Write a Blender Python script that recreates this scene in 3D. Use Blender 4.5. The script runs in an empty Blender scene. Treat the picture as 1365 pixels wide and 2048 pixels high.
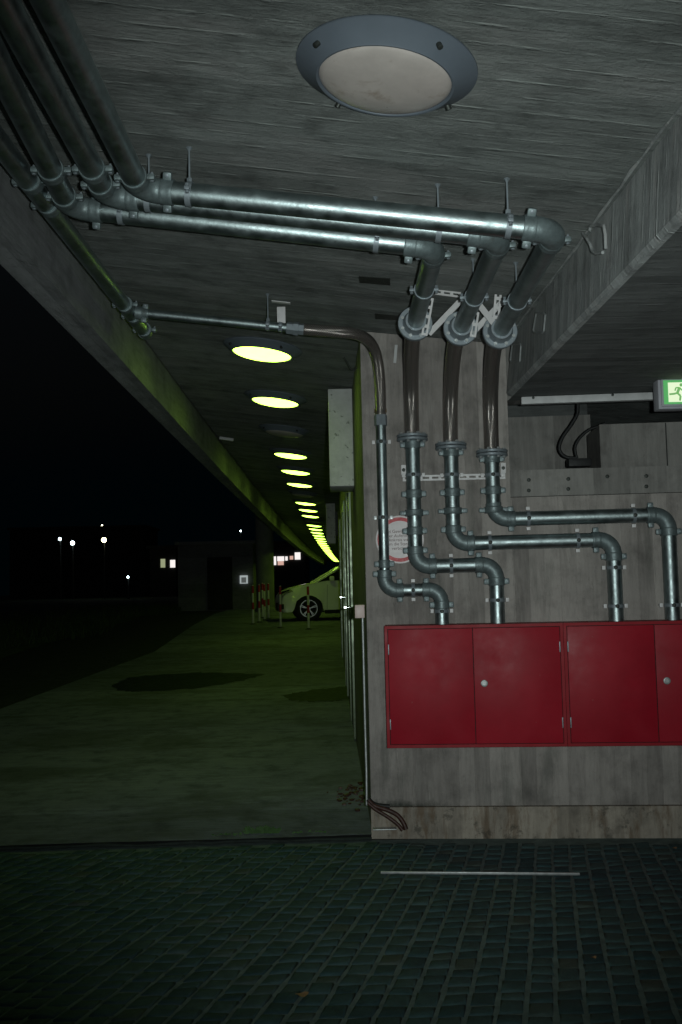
import bpy, bmesh, math, random
from mathutils import Vector, Matrix
random.seed(7)
sc = bpy.context.scene
COL = sc.collection
R = math.radians
# ------------------------------------------------------------------ camera
FPX, CW, CH = 1990.0, 1365.0, 2048.0
PITCH, ROLL, CAMZ = math.atan(148 / FPX), math.atan(.022), 1.4
fwd = Vector((0, math.cos(PITCH), math.sin(PITCH)))
_r = Vector((1, 0, 0)); _u = Vector((0, -math.sin(PITCH), math.cos(PITCH)))
RT = _r * math.cos(ROLL) - _u * math.sin(ROLL)
UP = _u * math.cos(ROLL) + _r * math.sin(ROLL)
CAM = Vector((0, 0, CAMZ))
cd = bpy.data.cameras.new('camera'); cam = bpy.data.objects.new('camera', cd); COL.objects.link(cam)
cam.matrix_world = Matrix(((RT.x, UP.x, -fwd.x, 0), (RT.y, UP.y, -fwd.y, 0), (RT.z, UP.z, -fwd.z, CAMZ), (0, 0, 0, 1)))
cd.sensor_fit = 'VERTICAL'; cd.sensor_height = 36.0; cd.sensor_width = 24.0
cd.lens = 36.0 * FPX / CH; cd.clip_start = .02; cd.clip_end = 900
sc.camera = cam
# ------------------------------------------------------------------ night sky
w = bpy.data.worlds.new("World"); sc.world = w; w.use_nodes = True
nt = w.node_tree; nt.nodes.clear()
sky = nt.nodes.new('ShaderNodeTexSky'); sky.sky_type = 'NISHITA'; sky.sun_disc = False
sky.sun_elevation = R(-4); sky.sun_rotation = R(200)
bg = nt.nodes.new('ShaderNodeBackground'); bg.inputs[1].default_value = .1
wo = nt.nodes.new('ShaderNodeOutputWorld')
tn = nt.nodes.new('ShaderNodeMix'); tn.data_type = 'RGBA'; tn.blend_type = 'ADD'; tn.inputs[0].default_value = 1
tn.inputs[7].default_value = (.001, .008, .012, 1)
nt.links.new(sky.outputs[0], tn.inputs[6]); nt.links.new(tn.outputs[2], bg.inputs[0]); nt.links.new(bg.outputs[0], wo.inputs[0])
sc.view_settings.view_transform = 'Standard'; sc.view_settings.look = 'None'
sc.view_settings.exposure = 0.0; sc.view_settings.gamma = 1.0
# ------------------------------------------------------------------ the flash on the camera
fl = bpy.data.lights.new('camera_flash', 'SPOT'); fl.energy = 400; fl.color = (.88, .99, .965)
fl.spot_size = R(72); fl.spot_blend = 1.0; fl.shadow_soft_size = .018
flo = bpy.data.objects.new('camera_flash', fl); COL.objects.link(flo)
flo.location = (.10, .0, CAMZ + .03)
flo.rotation_euler = (Vector((.30, 5.5, 2.05)) - flo.location).to_track_quat('-Z', 'Y').to_euler()

# ------------------------------------------------------------------ pixel <-> place helpers
def ray(px, py):
    return fwd + RT * ((px - CW / 2) / FPX) - UP * ((py - CH / 2) / FPX)
def onplane(px, py, p0, n):
    d = ray(px, py); return CAM + d * ((p0 - CAM).dot(n) / d.dot(n))
def at_y(px, py, y): return onplane(px, py, Vector((0, y, 0)), Vector((0, 1, 0)))
SL = -.135
CZ = CAMZ + 1.485
def ceil_z(x): return CZ + SL * x
CN = Vector((-SL, 0, 1)).normalized()
def on_ceil(px, py, drop=0.0): return onplane(px, py, Vector((0, 0, CZ - drop)), CN)
WA = .077
WT = Vector((1, -WA, 0)).normalized(); WN = Vector((-WA, -1, 0)).normalized()
W0 = Vector((.133, 5.65, 0))
def on_wall(px, py, off=0.0): return onplane(px, py, W0 + WN * off, WN)
def WP(u, z, off=0.0):
    p = W0 + WT * u + WN * off; return Vector((p.x, p.y, z))
def uz(px, py, off=0.0):
    p = on_wall(px, py, off); return (p - W0 - WN * off).dot(WT), p.z
def curve(y): return -.019 * y + .00039 * max(0, y - 5) ** 2
def gz(y): return 0.0 if y < 5.6 else .03 + .0215 * (min(y, 32) - 5.6)
def on_ground(px, py, add=0.0):
    p = onplane(px, py, Vector((0, 0, add)), Vector((0, 0, 1)))
    if p.y > 5.6 or p.y < 0:
        n = Vector((0, -.0215, 1)).normalized()
        p = onplane(px, py, Vector((0, 5.6, .03 + add)), n)
    return p

# ------------------------------------------------------------------ materials
MATS = {}
def newmat(name):
    m = bpy.data.materials.new(name); m.use_nodes = True; t = m.node_tree
    b = t.nodes['Principled BSDF']; MATS[name] = m; return m, t, b
def N(t, typ, **k):
    n = t.nodes.new(typ)
    for a, v in k.items(): setattr(n, a, v)
    return n
def ramp(t, fac, stops):
    r = N(t, 'ShaderNodeValToRGB'); el = r.color_ramp.elements
    while len(el) < len(stops): el.new(.5)
    for e, (p, c) in zip(el, stops):
        e.position = p; e.color = (*c, 1) if len(c) == 3 else c
    t.links.new(fac, r.inputs[0]); return r.outputs[0]
def g(v): return (v, v, v)
def mathn(t, op, a, b=None):
    n = N(t, 'ShaderNodeMath', operation=op)
    for i, v in enumerate((a, b)):
        if v is None: continue
        if isinstance(v, (int, float)): n.inputs[i].default_value = v
        else: t.links.new(v, n.inputs[i])
    return n.outputs[0]
def mixc(t, fac, a, b, mode='MIX'):
    n = N(t, 'ShaderNodeMix', data_type='RGBA', blend_type=mode)
    for s, v in ((0, fac), (6, a), (7, b)):
        if isinstance(v, (int, float)): n.inputs[s].default_value = v
        elif isinstance(v, tuple): n.inputs[s].default_value = (*v, 1)
        else: t.links.new(v, n.inputs[s])
    return n.outputs[2]
def noise(t, vec, scale, detail=5, rough=.6, dist=0):
    n = N(t, 'ShaderNodeTexNoise'); n.inputs['Scale'].default_value = scale
    n.inputs['Detail'].default_value = detail; n.inputs['Roughness'].default_value = rough
    n.inputs['Distortion'].default_value = dist
    if vec is not None: t.links.new(vec, n.inputs['Vector'])
    return n.outputs[0]
def mapped(t, vec, s):
    m = N(t, 'ShaderNodeMapping'); m.inputs['Scale'].default_value = s; t.links.new(vec, m.inputs['Vector']); return m.outputs[0]

def concrete(name, base, across=1, board=.09, along=0, ridge=.35, stain=.5, tint=(1, 1, 1), bump=.5, lines=1.0, wnv=.16):
    """board-marked concrete: 'across' is the axis that counts the boards, 'along' the axis they run"""
    m, t, b = newmat(name)
    co = N(t, 'ShaderNodeTexCoord').outputs['Object']
    sep = N(t, 'ShaderNodeSeparateXYZ'); t.links.new(co, sep.inputs[0])
    wob = noise(t, co, 1.3, 3)
    v = mathn(t, 'ADD', sep.outputs[across], mathn(t, 'MULTIPLY', wob, .016))
    v = mathn(t, 'DIVIDE', v, board)
    fr = mathn(t, 'FRACT', v); fl_ = mathn(t, 'FLOOR', v)
    wn = N(t, 'ShaderNodeTexWhiteNoise', noise_dimensions='1D'); t.links.new(fl_, wn.inputs['W'])
    s = [9, 9, 9]; s[along] = 1.0
    grain = noise(t, mapped(t, co, tuple(s)), 3.0, 8, .72, .12)
    big = noise(t, co, 1.1, 6, .62)
    mid = noise(t, co, 6, 6, .65)
    fine = noise(t, co, 60, 4, .7)
    c0 = tuple(base * x * .70 for x in tint); c1 = tuple(base * x * 1.28 for x in tint)
    mixv = mathn(t, 'ADD', mathn(t, 'MULTIPLY', grain, .5), mathn(t, 'MULTIPLY', big, .35))
    mixv = mathn(t, 'ADD', mixv, mathn(t, 'MULTIPLY', wn.outputs[0], wnv))
    col = ramp(t, mixv, [(.37, c0), (.64, c1)])
    col = mixc(t, stain, col, ramp(t, mid, [(.30, g(.55)), (.5, g(1.0)), (.72, g(1.12))]), 'MULTIPLY')
    # pale lime ridges where two boards met, broken up
    edge = ramp(t, fr, [(0, g(1)), (.10, g(.25)), (.2, g(0)), (.93, g(0)), (1, g(1))])
    brk = ramp(t, noise(t, mapped(t, co, tuple(3.0 if i != along else .8 for i in range(3))), 5.0, 6, .75), [(.49, g(0)), (.62, g(1))])
    em = mathn(t, 'MULTIPLY', edge, brk)
    col = mixc(t, mathn(t, 'MULTIPLY', em, ridge * lines), col, tuple(min(1, base * 2.1 * x) for x in tint))
    spk = ramp(t, noise(t, co, 26, 3, .8), [(.62, g(0)), (.72, g(1))])
    col = mixc(t, mathn(t, 'MULTIPLY', spk, .3), col, tuple(base * .45 * x for x in tint))
    t.links.new(col, b.inputs['Base Color']); b.inputs['Roughness'].default_value = .9
    b.inputs['Specular IOR Level'].default_value = .25
    h = mathn(t, 'ADD', mathn(t, 'MULTIPLY', em, .8), mathn(t, 'MULTIPLY', fine, .35))
    h = mathn(t, 'ADD', h, mathn(t, 'MULTIPLY', grain, .9))
    h = mathn(t, 'ADD', h, mathn(t, 'MULTIPLY', wn.outputs[0], .35))
    bp = N(t, 'ShaderNodeBump'); bp.inputs['Strength'].default_value = bump; bp.inputs['Distance'].default_value = .012
    t.links.new(h, bp.inputs['Height']); t.links.new(bp.outputs[0], b.inputs['Normal'])
    return m
concrete('ceiling_concrete', .215, across=1, along=0, board=.088, ridge=.85, stain=.9, tint=(.93, 1.0, .955), bump=1.2)
concrete('beam_concrete', .34, across=1, along=2, board=.07, ridge=.35, stain=.8, tint=(.96, 1, .99), bump=.7)
concrete('edge_concrete', .25, across=2, along=1, board=.4, ridge=.1, stain=.6, tint=(.95, .98, 1.0), bump=.4)
concrete('wall_concrete', .285, across=0, along=2, board=.085, ridge=.4, stain=.75, tint=(1.03, .94, .875), bump=.7, wnv=.24)
concrete('soffit_concrete', .15, across=1, along=0, board=.088, ridge=.4, stain=.65, tint=(.95, 1, .98), bump=.75)
concrete('plinth_render', .36, across=0, along=2, board=.13, ridge=.1, stain=.95, tint=(1, .88, .74), bump=.6)
concrete('recess_concrete', .235, across=0, along=2, board=.2, ridge=.2, stain=.7, tint=(1, .96, .90), bump=.5)
concrete('pavement_concrete', .21, across=1, along=0, board=3.1, ridge=.25, stain=1.0, tint=(.95, .98, 1.35), bump=.7)
concrete('far_concrete', .2, across=2, along=0, board=.5, ridge=.1, stain=.4, bump=.2)

def simple(name, col, rough=.5, metal=0.0, var=.12, scale=12, bump=0.0, spec=.5, bscale=60, coat=0.0):
    m, t, b = newmat(name)
    co = N(t, 'ShaderNodeTexCoord').outputs['Object']
    n = noise(t, co, scale, 6, .65)
    c = ramp(t, n, [(.3, tuple(x * (1 - var) for x in col)), (.7, tuple(min(1, x * (1 + var)) for x in col))])
    t.links.new(c, b.inputs['Base Color'])
    r = ramp(t, noise(t, co, scale * 2.3, 4), [(.3, g(max(.03, rough - .08))), (.7, g(min(1, rough + .1)))])
    t.links.new(r, b.inputs['Roughness'])
    b.inputs['Metallic'].default_value = metal; b.inputs['Specular IOR Level'].default_value = spec
    b.inputs['Coat Weight'].default_value = coat
    if bump:
        bp = N(t, 'ShaderNodeBump'); bp.inputs['Strength'].default_value = bump; bp.inputs['Distance'].default_value = .004
        t.links.new(noise(t, co, bscale, 5), bp.inputs['Height']); t.links.new(bp.outputs[0], b.inputs['Normal'])
    return m
simple('galvanised_pipe', (.33, .39, .395), .44, 1.0, .25, 9, .2)
simple('pipe_fitting', (.17, .21, .215), .5, .5, .25, 30, .3)
simple('flange_steel', (.25, .285, .31), .5, .4, .15, 30, .15)
simple('bright_zinc', (.42, .44, .44), .45, .6, .2, 30)
simple('white_plate', (.66, .64, .64), .55, .1, .08, 20)
simple('dark_iron', (.05, .055, .05), .55, .6, .3, 40, .2)
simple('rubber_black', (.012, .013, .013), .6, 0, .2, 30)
simple('rust_hose', (.05, .018, .012), .5, 0, .5, 30, .3)
simple('brass', (.5, .33, .16), .35, .9)
simple('lamp_ring', (.11, .130, .155), .5, .0, .07, 6, .05, .4)
simple('lamp_glass_off', (.46, .41, .38), .35, 0, .16, 5, .03)
simple('cabinet_red', (.33, .010, .022), .44, 0, .14, 3, .05, .14, 150)
simple('cabinet_red_trim', (.30, .010, .018), .5, 0, .1, 4, .05, .2)
simple('black_gap', (.01, .004, .004), .8)
simple('box_grey', (.50, .50, .50), .5, 0, .13, 14, .1)
simple('socket_plastic', (.72, .56, .52), .45, 0, .04)
simple('sign_white', (.80, .74, .74), .5, 0, .08, 30)
simple('sign_red', (.55, .06, .07), .5, 0, .2, 60)
simple('sign_text', (.16, .10, .10), .7)
simple('exit_case', (.42, .42, .46), .5, 0, .06)
simple('door_paint', (.10, .13, .08), .3, .4, .1, 5)
simple('chrome', (.85, .86, .88), .15, 1, .05)
simple('asphalt', (.04, .043, .042), .85, 0, .35, 4, .6, .3, 90)
simple('mortar', (.13, .17, .16), .95, 0, .35, 14, .6, .15, 120)
simple('puddle_dark', (.022, .028, .030), .7, 0, .3, 6, .3, .2)
simple('damp_dirt', (.018, .026, .022), .9, 0, .4, 20, .5)
simple('grass_green', (.045, .075, .025), .9, 0, .4, 3, .4)
simple('weed_green', (.05, .11, .03), .8, 0, .3, 30)
simple('dead_leaf', (.30, .17, .08), .7, 0, .3, 40)
simple('car_white', (.9, .9, .8), .38, .0, .02, 3, 0, .5, coat=.5)
simple('car_dark', (.012, .02, .016), .3, .0, .02, 3, 0, .5, coat=.4)
simple('car_glass', (.01, .012, .012), .06, 0, .1, 3, 0, .8)
simple('tyre', (.015, .015, .015), .85, 0, .2, 40, .2)
simple('alloy', (.5, .52, .5), .3, .9, .1)
simple('bollard_white', (.62, .62, .56), .5, 0, .1, 20)
simple('bollard_red', (.40, .02, .03), .5, 0, .1, 20)
simple('far_dark', (.03, .032, .03), .9, 0, .3, 1)
simple('column_concrete', (.21, .22, .19), .85, 0, .2, 3, .2)
def speck():
    m = MATS['box_grey'].copy(); m.name = 'box_speckled'; MATS['box_speckled'] = m; t = m.node_tree; b = t.nodes['Principled BSDF']
    src = b.inputs['Base Color'].links[0].from_socket; co = N(t, 'ShaderNodeTexCoord').outputs['Object']
    a = ramp(t, noise(t, co, 24, 3, .6), [(.63, g(0)), (.69, g(1))]); a2 = ramp(t, noise(t, co, 3.2, 5, .7), [(.3, g(.75)), (.7, g(1.1))])
    c = mixc(t, mathn(t, 'MULTIPLY', a, .75), src, (.10, .11, .09)); c = mixc(t, .8, c, a2, 'MULTIPLY'); t.links.new(c, b.inputs['Base Color'])
speck()
def overlay(base, name, scale, lo, hi, col, amt, stretch=None):
    m = MATS[base] if name == base else MATS[base].copy(); m.name = name; MATS[name] = m; t = m.node_tree; b = t.nodes['Principled BSDF']
    src = b.inputs['Base Color'].links[0].from_socket; co = N(t, 'ShaderNodeTexCoord').outputs['Object']
    if stretch: co = mapped(t, co, stretch)
    a = ramp(t, noise(t, co, scale, 6, .68, .3), [(lo, g(0)), (hi, g(1))])
    t.links.new(mixc(t, mathn(t, 'MULTIPLY', a, amt), src, col), b.inputs['Base Color'])
overlay('lamp_glass_off', 'lamp_glass_off', 9, .56, .70, (.20, .13, .08), .55)
overlay('lamp_glass_off', 'lamp_glass_off', 30, .68, .74, (.08, .05, .03), .6)
overlay('cabinet_red', 'cabinet_red', 3, .45, .8, (.37, .03, .045), .35)
overlay('cabinet_red', 'cabinet_red', 40, .70, .73, (.42, .22, .20), .6)
overlay('wall_concrete', 'wall_concrete', 2.2, .54, .66, (.11, .115, .10), .45, (3.0, 1, .6))
overlay('wall_concrete', 'wall_concrete', 2.6, .56, .68, (.40, .38, .35), .3, (4.5, 1, .7))
overlay('plinth_render', 'plinth_render', 4, .50, .62, (.14, .085, .045), .6, (3, 1, .8))
overlay('plinth_render', 'plinth_render', 11, .56, .64, (.05, .05, .04), .6, (1, 1, 1))
overlay('pavement_concrete', 'pavement_concrete', 1.1, .50, .60, (.085, .09, .085), .55, (.6, 1, 1))
overlay('pavement_concrete', 'pavement_concrete', 38, .62, .70, (.06, .06, .055), .6)
overlay('ceiling_concrete', 'ceiling_concrete', 1.5, .52, .70, (.38, .37, .36), .4, (.7, 1.6, 1))
overlay('ceiling_concrete', 'ceiling_concrete', 7, .60, .68, (.13, .13, .125), .5, (.5, 2, 1))
overlay('beam_concrete', 'beam_concrete', 5, .52, .62, (.48, .46, .45), .5, (1, 4, .5))
overlay('galvanised_pipe', 'galvanised_pipe', 40, .60, .72, (.14, .15, .15), .5)
overlay('pipe_fitting', 'pipe_fitting', 25, .58, .70, (.10, .10, .09), .5)
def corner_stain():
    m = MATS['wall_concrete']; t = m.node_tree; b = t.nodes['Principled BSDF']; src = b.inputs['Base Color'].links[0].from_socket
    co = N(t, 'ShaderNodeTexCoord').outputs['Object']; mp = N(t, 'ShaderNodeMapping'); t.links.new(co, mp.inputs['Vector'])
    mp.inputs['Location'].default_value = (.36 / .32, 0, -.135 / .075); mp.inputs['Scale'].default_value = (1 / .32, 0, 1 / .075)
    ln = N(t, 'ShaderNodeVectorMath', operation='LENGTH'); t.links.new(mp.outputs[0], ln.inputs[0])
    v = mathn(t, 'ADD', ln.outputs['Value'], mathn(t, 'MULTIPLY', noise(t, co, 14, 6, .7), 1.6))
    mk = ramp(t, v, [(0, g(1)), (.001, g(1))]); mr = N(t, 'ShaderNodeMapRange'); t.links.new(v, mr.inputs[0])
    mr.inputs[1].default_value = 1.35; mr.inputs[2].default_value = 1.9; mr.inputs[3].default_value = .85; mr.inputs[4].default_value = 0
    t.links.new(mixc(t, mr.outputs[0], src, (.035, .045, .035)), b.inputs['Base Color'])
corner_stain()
def emis(name, col, s):
    m, t, b = newmat(name); b.inputs['Base Color'].default_value = (.3, .3, .3, 1)
    b.inputs['Emission Color'].default_value = (*col, 1); b.inputs['Emission Strength'].default_value = s; return m
def lamp_lit():
    m, t, b = newmat('lamp_glass_lit'); b.inputs['Base Color'].default_value = (.5, .5, .4, 1)
    co = N(t, 'ShaderNodeTexCoord').outputs['Object']
    c = ramp(t, noise(t, co, 7, 4), [(.3, (.53, 1.0, .078)), (.7, (.57, 1.0, .092))])
    t.links.new(c, b.inputs['Emission Color']); b.inputs['Emission Strength'].default_value = 8.5
lamp_lit()
emis('exit_green', (.01, .30, .03), 1.0)
emis('exit_white', (.72, .85, .55), 1.0)
emis('exit_line', (.10, .33, .06), 1.0)
emis('light_cold', (.75, .95, 1), 9); emis('light_warm', (1, .95, .6), 9)
emis('window_bright', (1, .93, .9), 1.0); emis('board_glow', (.55, .62, .62), .6); emis('window_dim', (.55, .6, .35), .55); emis('window_pink', (.9, .55, .45), .7)
emis('panel_grey', (.12, .13, .13), .6)

def braid():
    m, t, b = newmat('braided_hose')
    co = N(t, 'ShaderNodeTexCoord').outputs['UV']
    w1 = N(t, 'ShaderNodeTexWave', bands_direction='DIAGONAL'); w1.inputs['Scale'].default_value = 9
    w2 = N(t, 'ShaderNodeTexWave', bands_direction='DIAGONAL'); w2.inputs['Scale'].default_value = 9
    t.links.new(mapped(t, co, (1, 1, 1)), w1.inputs['Vector']); t.links.new(mapped(t, co, (-1, 1, 1)), w2.inputs['Vector'])
    mx = mathn(t, 'MAXIMUM', w1.outputs[1], w2.outputs[1])
    t.links.new(ramp(t, mx, [(.4, (.035, .03, .028)), (.9, (.62, .56, .52))]), b.inputs['Base Color'])
    b.inputs['Metallic'].default_value = .85; b.inputs['Roughness'].default_value = .24
    bp = N(t, 'ShaderNodeBump'); bp.inputs['Strength'].default_value = .7; bp.inputs['Distance'].default_value = .003
    t.links.new(mx, bp.inputs['Height']); t.links.new(bp.outputs[0], b.inputs['Normal'])
braid()
def cobble():
    m, t, b = newmat('cobble_stone')
    geo = N(t, 'ShaderNodeNewGeometry'); co = N(t, 'ShaderNodeTexCoord').outputs['Object']
    c = ramp(t, geo.outputs['Random Per Island'], [(0, (.022, .052, .058)), (.5, (.037, .078, .082)), (.9, (.046, .084, .082)), (1, (.060, .080, .068))])
    c = mixc(t, .7, c, ramp(t, noise(t, co, 22, 6, .7), [(.3, g(.6)), (.7, g(1.3))]), 'MULTIPLY')
    dirt = ramp(t, noise(t, co, 1.6, 5, .7), [(.40, g(0)), (.75, g(1))])
    c = mixc(t, mathn(t, 'MULTIPLY', dirt, .30), c, (.07, .095, .08))
    t.links.new(c, b.inputs['Base Color']); b.inputs['Roughness'].default_value = .75
    b.inputs['Specular IOR Level'].default_value = .3
    bp = N(t, 'ShaderNodeBump'); bp.inputs['Strength'].default_value = .6; bp.inputs['Distance'].default_value = .006
    t.links.new(noise(t, co, 70, 5), bp.inputs['Height']); t.links.new(bp.outputs[0], b.inputs['Normal'])
cobble()

# ------------------------------------------------------------------ mesh builder
class MB:
    def __init__(s): s.v = []; s.f = []; s.uv = {}
    def add(s, vs, fs):
        o = len(s.v); s.v += [Vector(a) for a in vs]; s.f += [tuple(i + o for i in f) for f in fs]; return s
    def box(s, c, size, X=None, Y=None, Z=None, bev=0.0):
        c = Vector(c); X = (X or Vector((1, 0, 0))).normalized(); Y = (Y or Vector((0, 1, 0))).normalized(); Z = (Z or X.cross(Y)).normalized()
        a, b_, d = (x / 2 for x in size)
        if bev <= 0:
            vs = [c + X * (a * i) + Y * (b_ * j) + Z * (d * k) for k in (-1, 1) for j in (-1, 1) for i in (-1, 1)]
            return s.add(vs, [(0, 2, 3, 1), (4, 5, 7, 6), (0, 1, 5, 4), (2, 6, 7, 3), (0, 4, 6, 2), (1, 3, 7, 5)])
        bm = bmesh.new(); bmesh.ops.create_cube(bm, size=1)
        for v in bm.verts: v.co = Vector((v.co.x * size[0], v.co.y * size[1], v.co.z * size[2]))
        bmesh.ops.bevel(bm, geom=list(bm.edges), offset=bev, segments=2, affect='EDGES', profile=.6)
        bm.verts.index_update()
        s.add([c + X * v.co.x + Y * v.co.y + Z * v.co.z for v in bm.verts], [[v.index for v in f.verts] for f in bm.faces]); bm.free(); return s
    def bar(s, p0, p1, w_, h, up=Vector((0, 0, 1)), bev=0.0):
        p0 = Vector(p0); p1 = Vector(p1); d = p1 - p0; X = d.normalized(); Y = up.cross(X).normalized(); Z = X.cross(Y)
        return s.box((p0 + p1) / 2, (d.length, w_, h), X, Y, Z, bev)
    def lathe(s, o, ax, prof, seg=20, ref=None, caps=True):
        """prof: list of (distance along ax, radius)"""
        o = Vector(o); ax = Vector(ax).normalized()
        ref = ref or (Vector((0, 0, 1)) if abs(ax.z) < .9 else Vector((0, 1, 0)))
        A = (ref - ax * ref.dot(ax)).normalized(); B = ax.cross(A)
        n0 = len(s.v)
        for (h, r) in prof:
            for k in range(seg):
                a = 2 * math.pi * k / seg; s.v.append(o + ax * h + A * (math.cos(a) * r) + B * (math.sin(a) * r))
        for i in range(len(prof) - 1):
            for k in range(seg):
                k2 = (k + 1) % seg
                s.f.append((n0 + i * seg + k, n0 + (i + 1) * seg + k, n0 + (i + 1) * seg + k2, n0 + i * seg + k2)[::-1])
        if caps and prof[0][1] > 1e-5: s.f.append(tuple(n0 + k for k in range(seg))[::-1])
        if caps and prof[-1][1] > 1e-5: s.f.append(tuple(n0 + (len(prof) - 1) * seg + k for k in range(seg)))
        return s
    def cyl(s, p0, p1, r0, r1=None, seg=20):
        p0 = Vector(p0); p1 = Vector(p1); d = p1 - p0
        return s.lathe(p0, d, [(0, r0), (d.length, r0 if r1 is None else r1)], seg)
    def tube(s, pts, r, seg=14, caps=True, uv=False):
        pts = [Vector(p) for p in pts]; n = len(pts); n0 = len(s.v)
        T = [(pts[min(i + 1, n - 1)] - pts[max(i - 1, 0)]).normalized() for i in range(n)]
        A = T[0].orthogonal().normalized(); L = 0
        for i in range(n):
            A = (A - T[i] * A.dot(T[i])).normalized(); B = T[i].cross(A)
            if i: L += (pts[i] - pts[i - 1]).length
            rr = r[i] if isinstance(r, (list, tuple)) else r
            for k in range(seg):
                a = 2 * math.pi * k / seg; s.v.append(pts[i] + A * (math.cos(a) * rr) + B * (math.sin(a) * rr))
                if uv: s.uv[len(s.v) - 1] = (k / seg, L)
        for i in range(n - 1):
            for k in range(seg):
                k2 = (k + 1) % seg
                s.f.append((n0 + i * seg + k, n0 + i * seg + k2, n0 + (i + 1) * seg + k2, n0 + (i + 1) * seg + k))
        if caps:
            s.f.append(tuple(n0 + k for k in range(seg))[::-1]); s.f.append(tuple(n0 + (n - 1) * seg + k for k in range(seg)))
        return s
    def prism(s, poly, d):
        """closed polygon of points pushed along vector d"""
        n = len(poly); d = Vector(d); n0 = len(s.v)
        s.v += [Vector(p) for p in poly] + [Vector(p) + d for p in poly]
        s.f.append(tuple(n0 + i for i in range(n))[::-1]); s.f.append(tuple(n0 + n + i for i in range(n)))
        for i in range(n):
            j = (i + 1) % n; s.f.append((n0 + i, n0 + j, n0 + n + j, n0 + n + i))
        return s
    def build(s, name, mat, parent=None, base=None, local=False, angle=38, smooth=True):
        me = bpy.data.meshes.new(name)
        if base is None:
            if parent is not None or local: base = Vector((0, 0, 0))
            else:
                xs = [v.x for v in s.v]; ys = [v.y for v in s.v]; zs = [v.z for v in s.v]
                base = Vector(((min(xs) + max(xs)) / 2, (min(ys) + max(ys)) / 2, min(zs)))
        if parent is not None and not local: base = world_loc(parent)
        me.from_pydata([v - base for v in s.v], [], s.f)
        if s.uv:
            ul = me.uv_layers.new(name='UVMap')
            for p in me.polygons:
                for li in p.loop_indices:
                    vi = me.loops[li].vertex_index; u, v = s.uv.get(vi, (0, 0))
                    ul.data[li].uv = (u, v * 8)
        me.validate()
        bm = bmesh.new(); bm.from_mesh(me); bmesh.ops.recalc_face_normals(bm, faces=bm.faces[:]); bm.to_mesh(me); bm.free()
        me.materials.append(MATS[mat])
        if smooth:
            me.polygons.foreach_set('use_smooth', [True] * len(me.polygons)); me.set_sharp_from_angle(angle=R(angle))
        o = bpy.data.objects.new(name, me); COL.objects.link(o)
        if parent is not None: o.parent = parent
        else: o.location = base
        return o
def world_loc(o):
    l = Vector((0, 0, 0))
    while o is not None: l = l + o.location; o = o.parent
    return l
def tag(o, label=None, cat=None, group=None, kind=None):
    if label: o['label'] = label
    if cat: o['category'] = cat
    if group: o['group'] = group
    if kind: o['kind'] = kind
    return o
def thing(name, loc, label, cat, group=None, rot=None):
    o = bpy.data.objects.new(name, None); COL.objects.link(o); o.location = loc; o.empty_display_size = .1
    if rot: o.rotation_euler = rot
    return tag(o, label, cat, group)
def dup(root, loc, label, rot=None, group=None):
    r = root.copy(); COL.objects.link(r); r.location = loc
    if rot: r.rotation_euler = rot
    r['label'] = label
    if group: r['group'] = group
    for ch in list(root.children):
        c = ch.copy(); COL.objects.link(c); c.parent = r
        for gg in list(ch.children):
            d = gg.copy(); COL.objects.link(d); d.parent = c
    return r

# ================================================================== GROUND
# base ground: mortar bed under the cobbles, asphalt beyond
m = MB(); m.add([(-9, -4, 0), (9, -4, 0), (9, 5.60, 0), (-9, 5.60, 0)], [(0, 1, 2, 3)])
tag(m.build('ground', 'mortar', base=Vector((0, 0, 0))), kind='structure')
m = MB()
ys = [5.6, 12, 20, 32, 60, 140, 400]; xs = [-300, -60, -9, 9, 60, 300]
vs = [(x, y, (gz(y) - .03)) for y in ys for x in xs]
n = len(xs); fs = [(j * n + i, j * n + i + 1, (j + 1) * n + i + 1, (j + 1) * n + i) for j in range(len(ys) - 1) for i in range(n - 1)]
m.add(vs, fs)
m.add([(-300, -60, -.004), (-9, -60, -.004), (-9, 5.6, -.004), (-300, 5.6, -.004), (9, -60, -.004), (300, -60, -.004), (300, 5.6, -.004), (9, 5.6, -.004), (-9, -4, -.004), (9, -4, -.004)],
      [(0, 1, 2, 3), (4, 5, 6, 7), (1, 4, 9, 8)])
tag(m.build('road', 'asphalt', base=Vector((0, 0, 0))), kind='structure')
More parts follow.
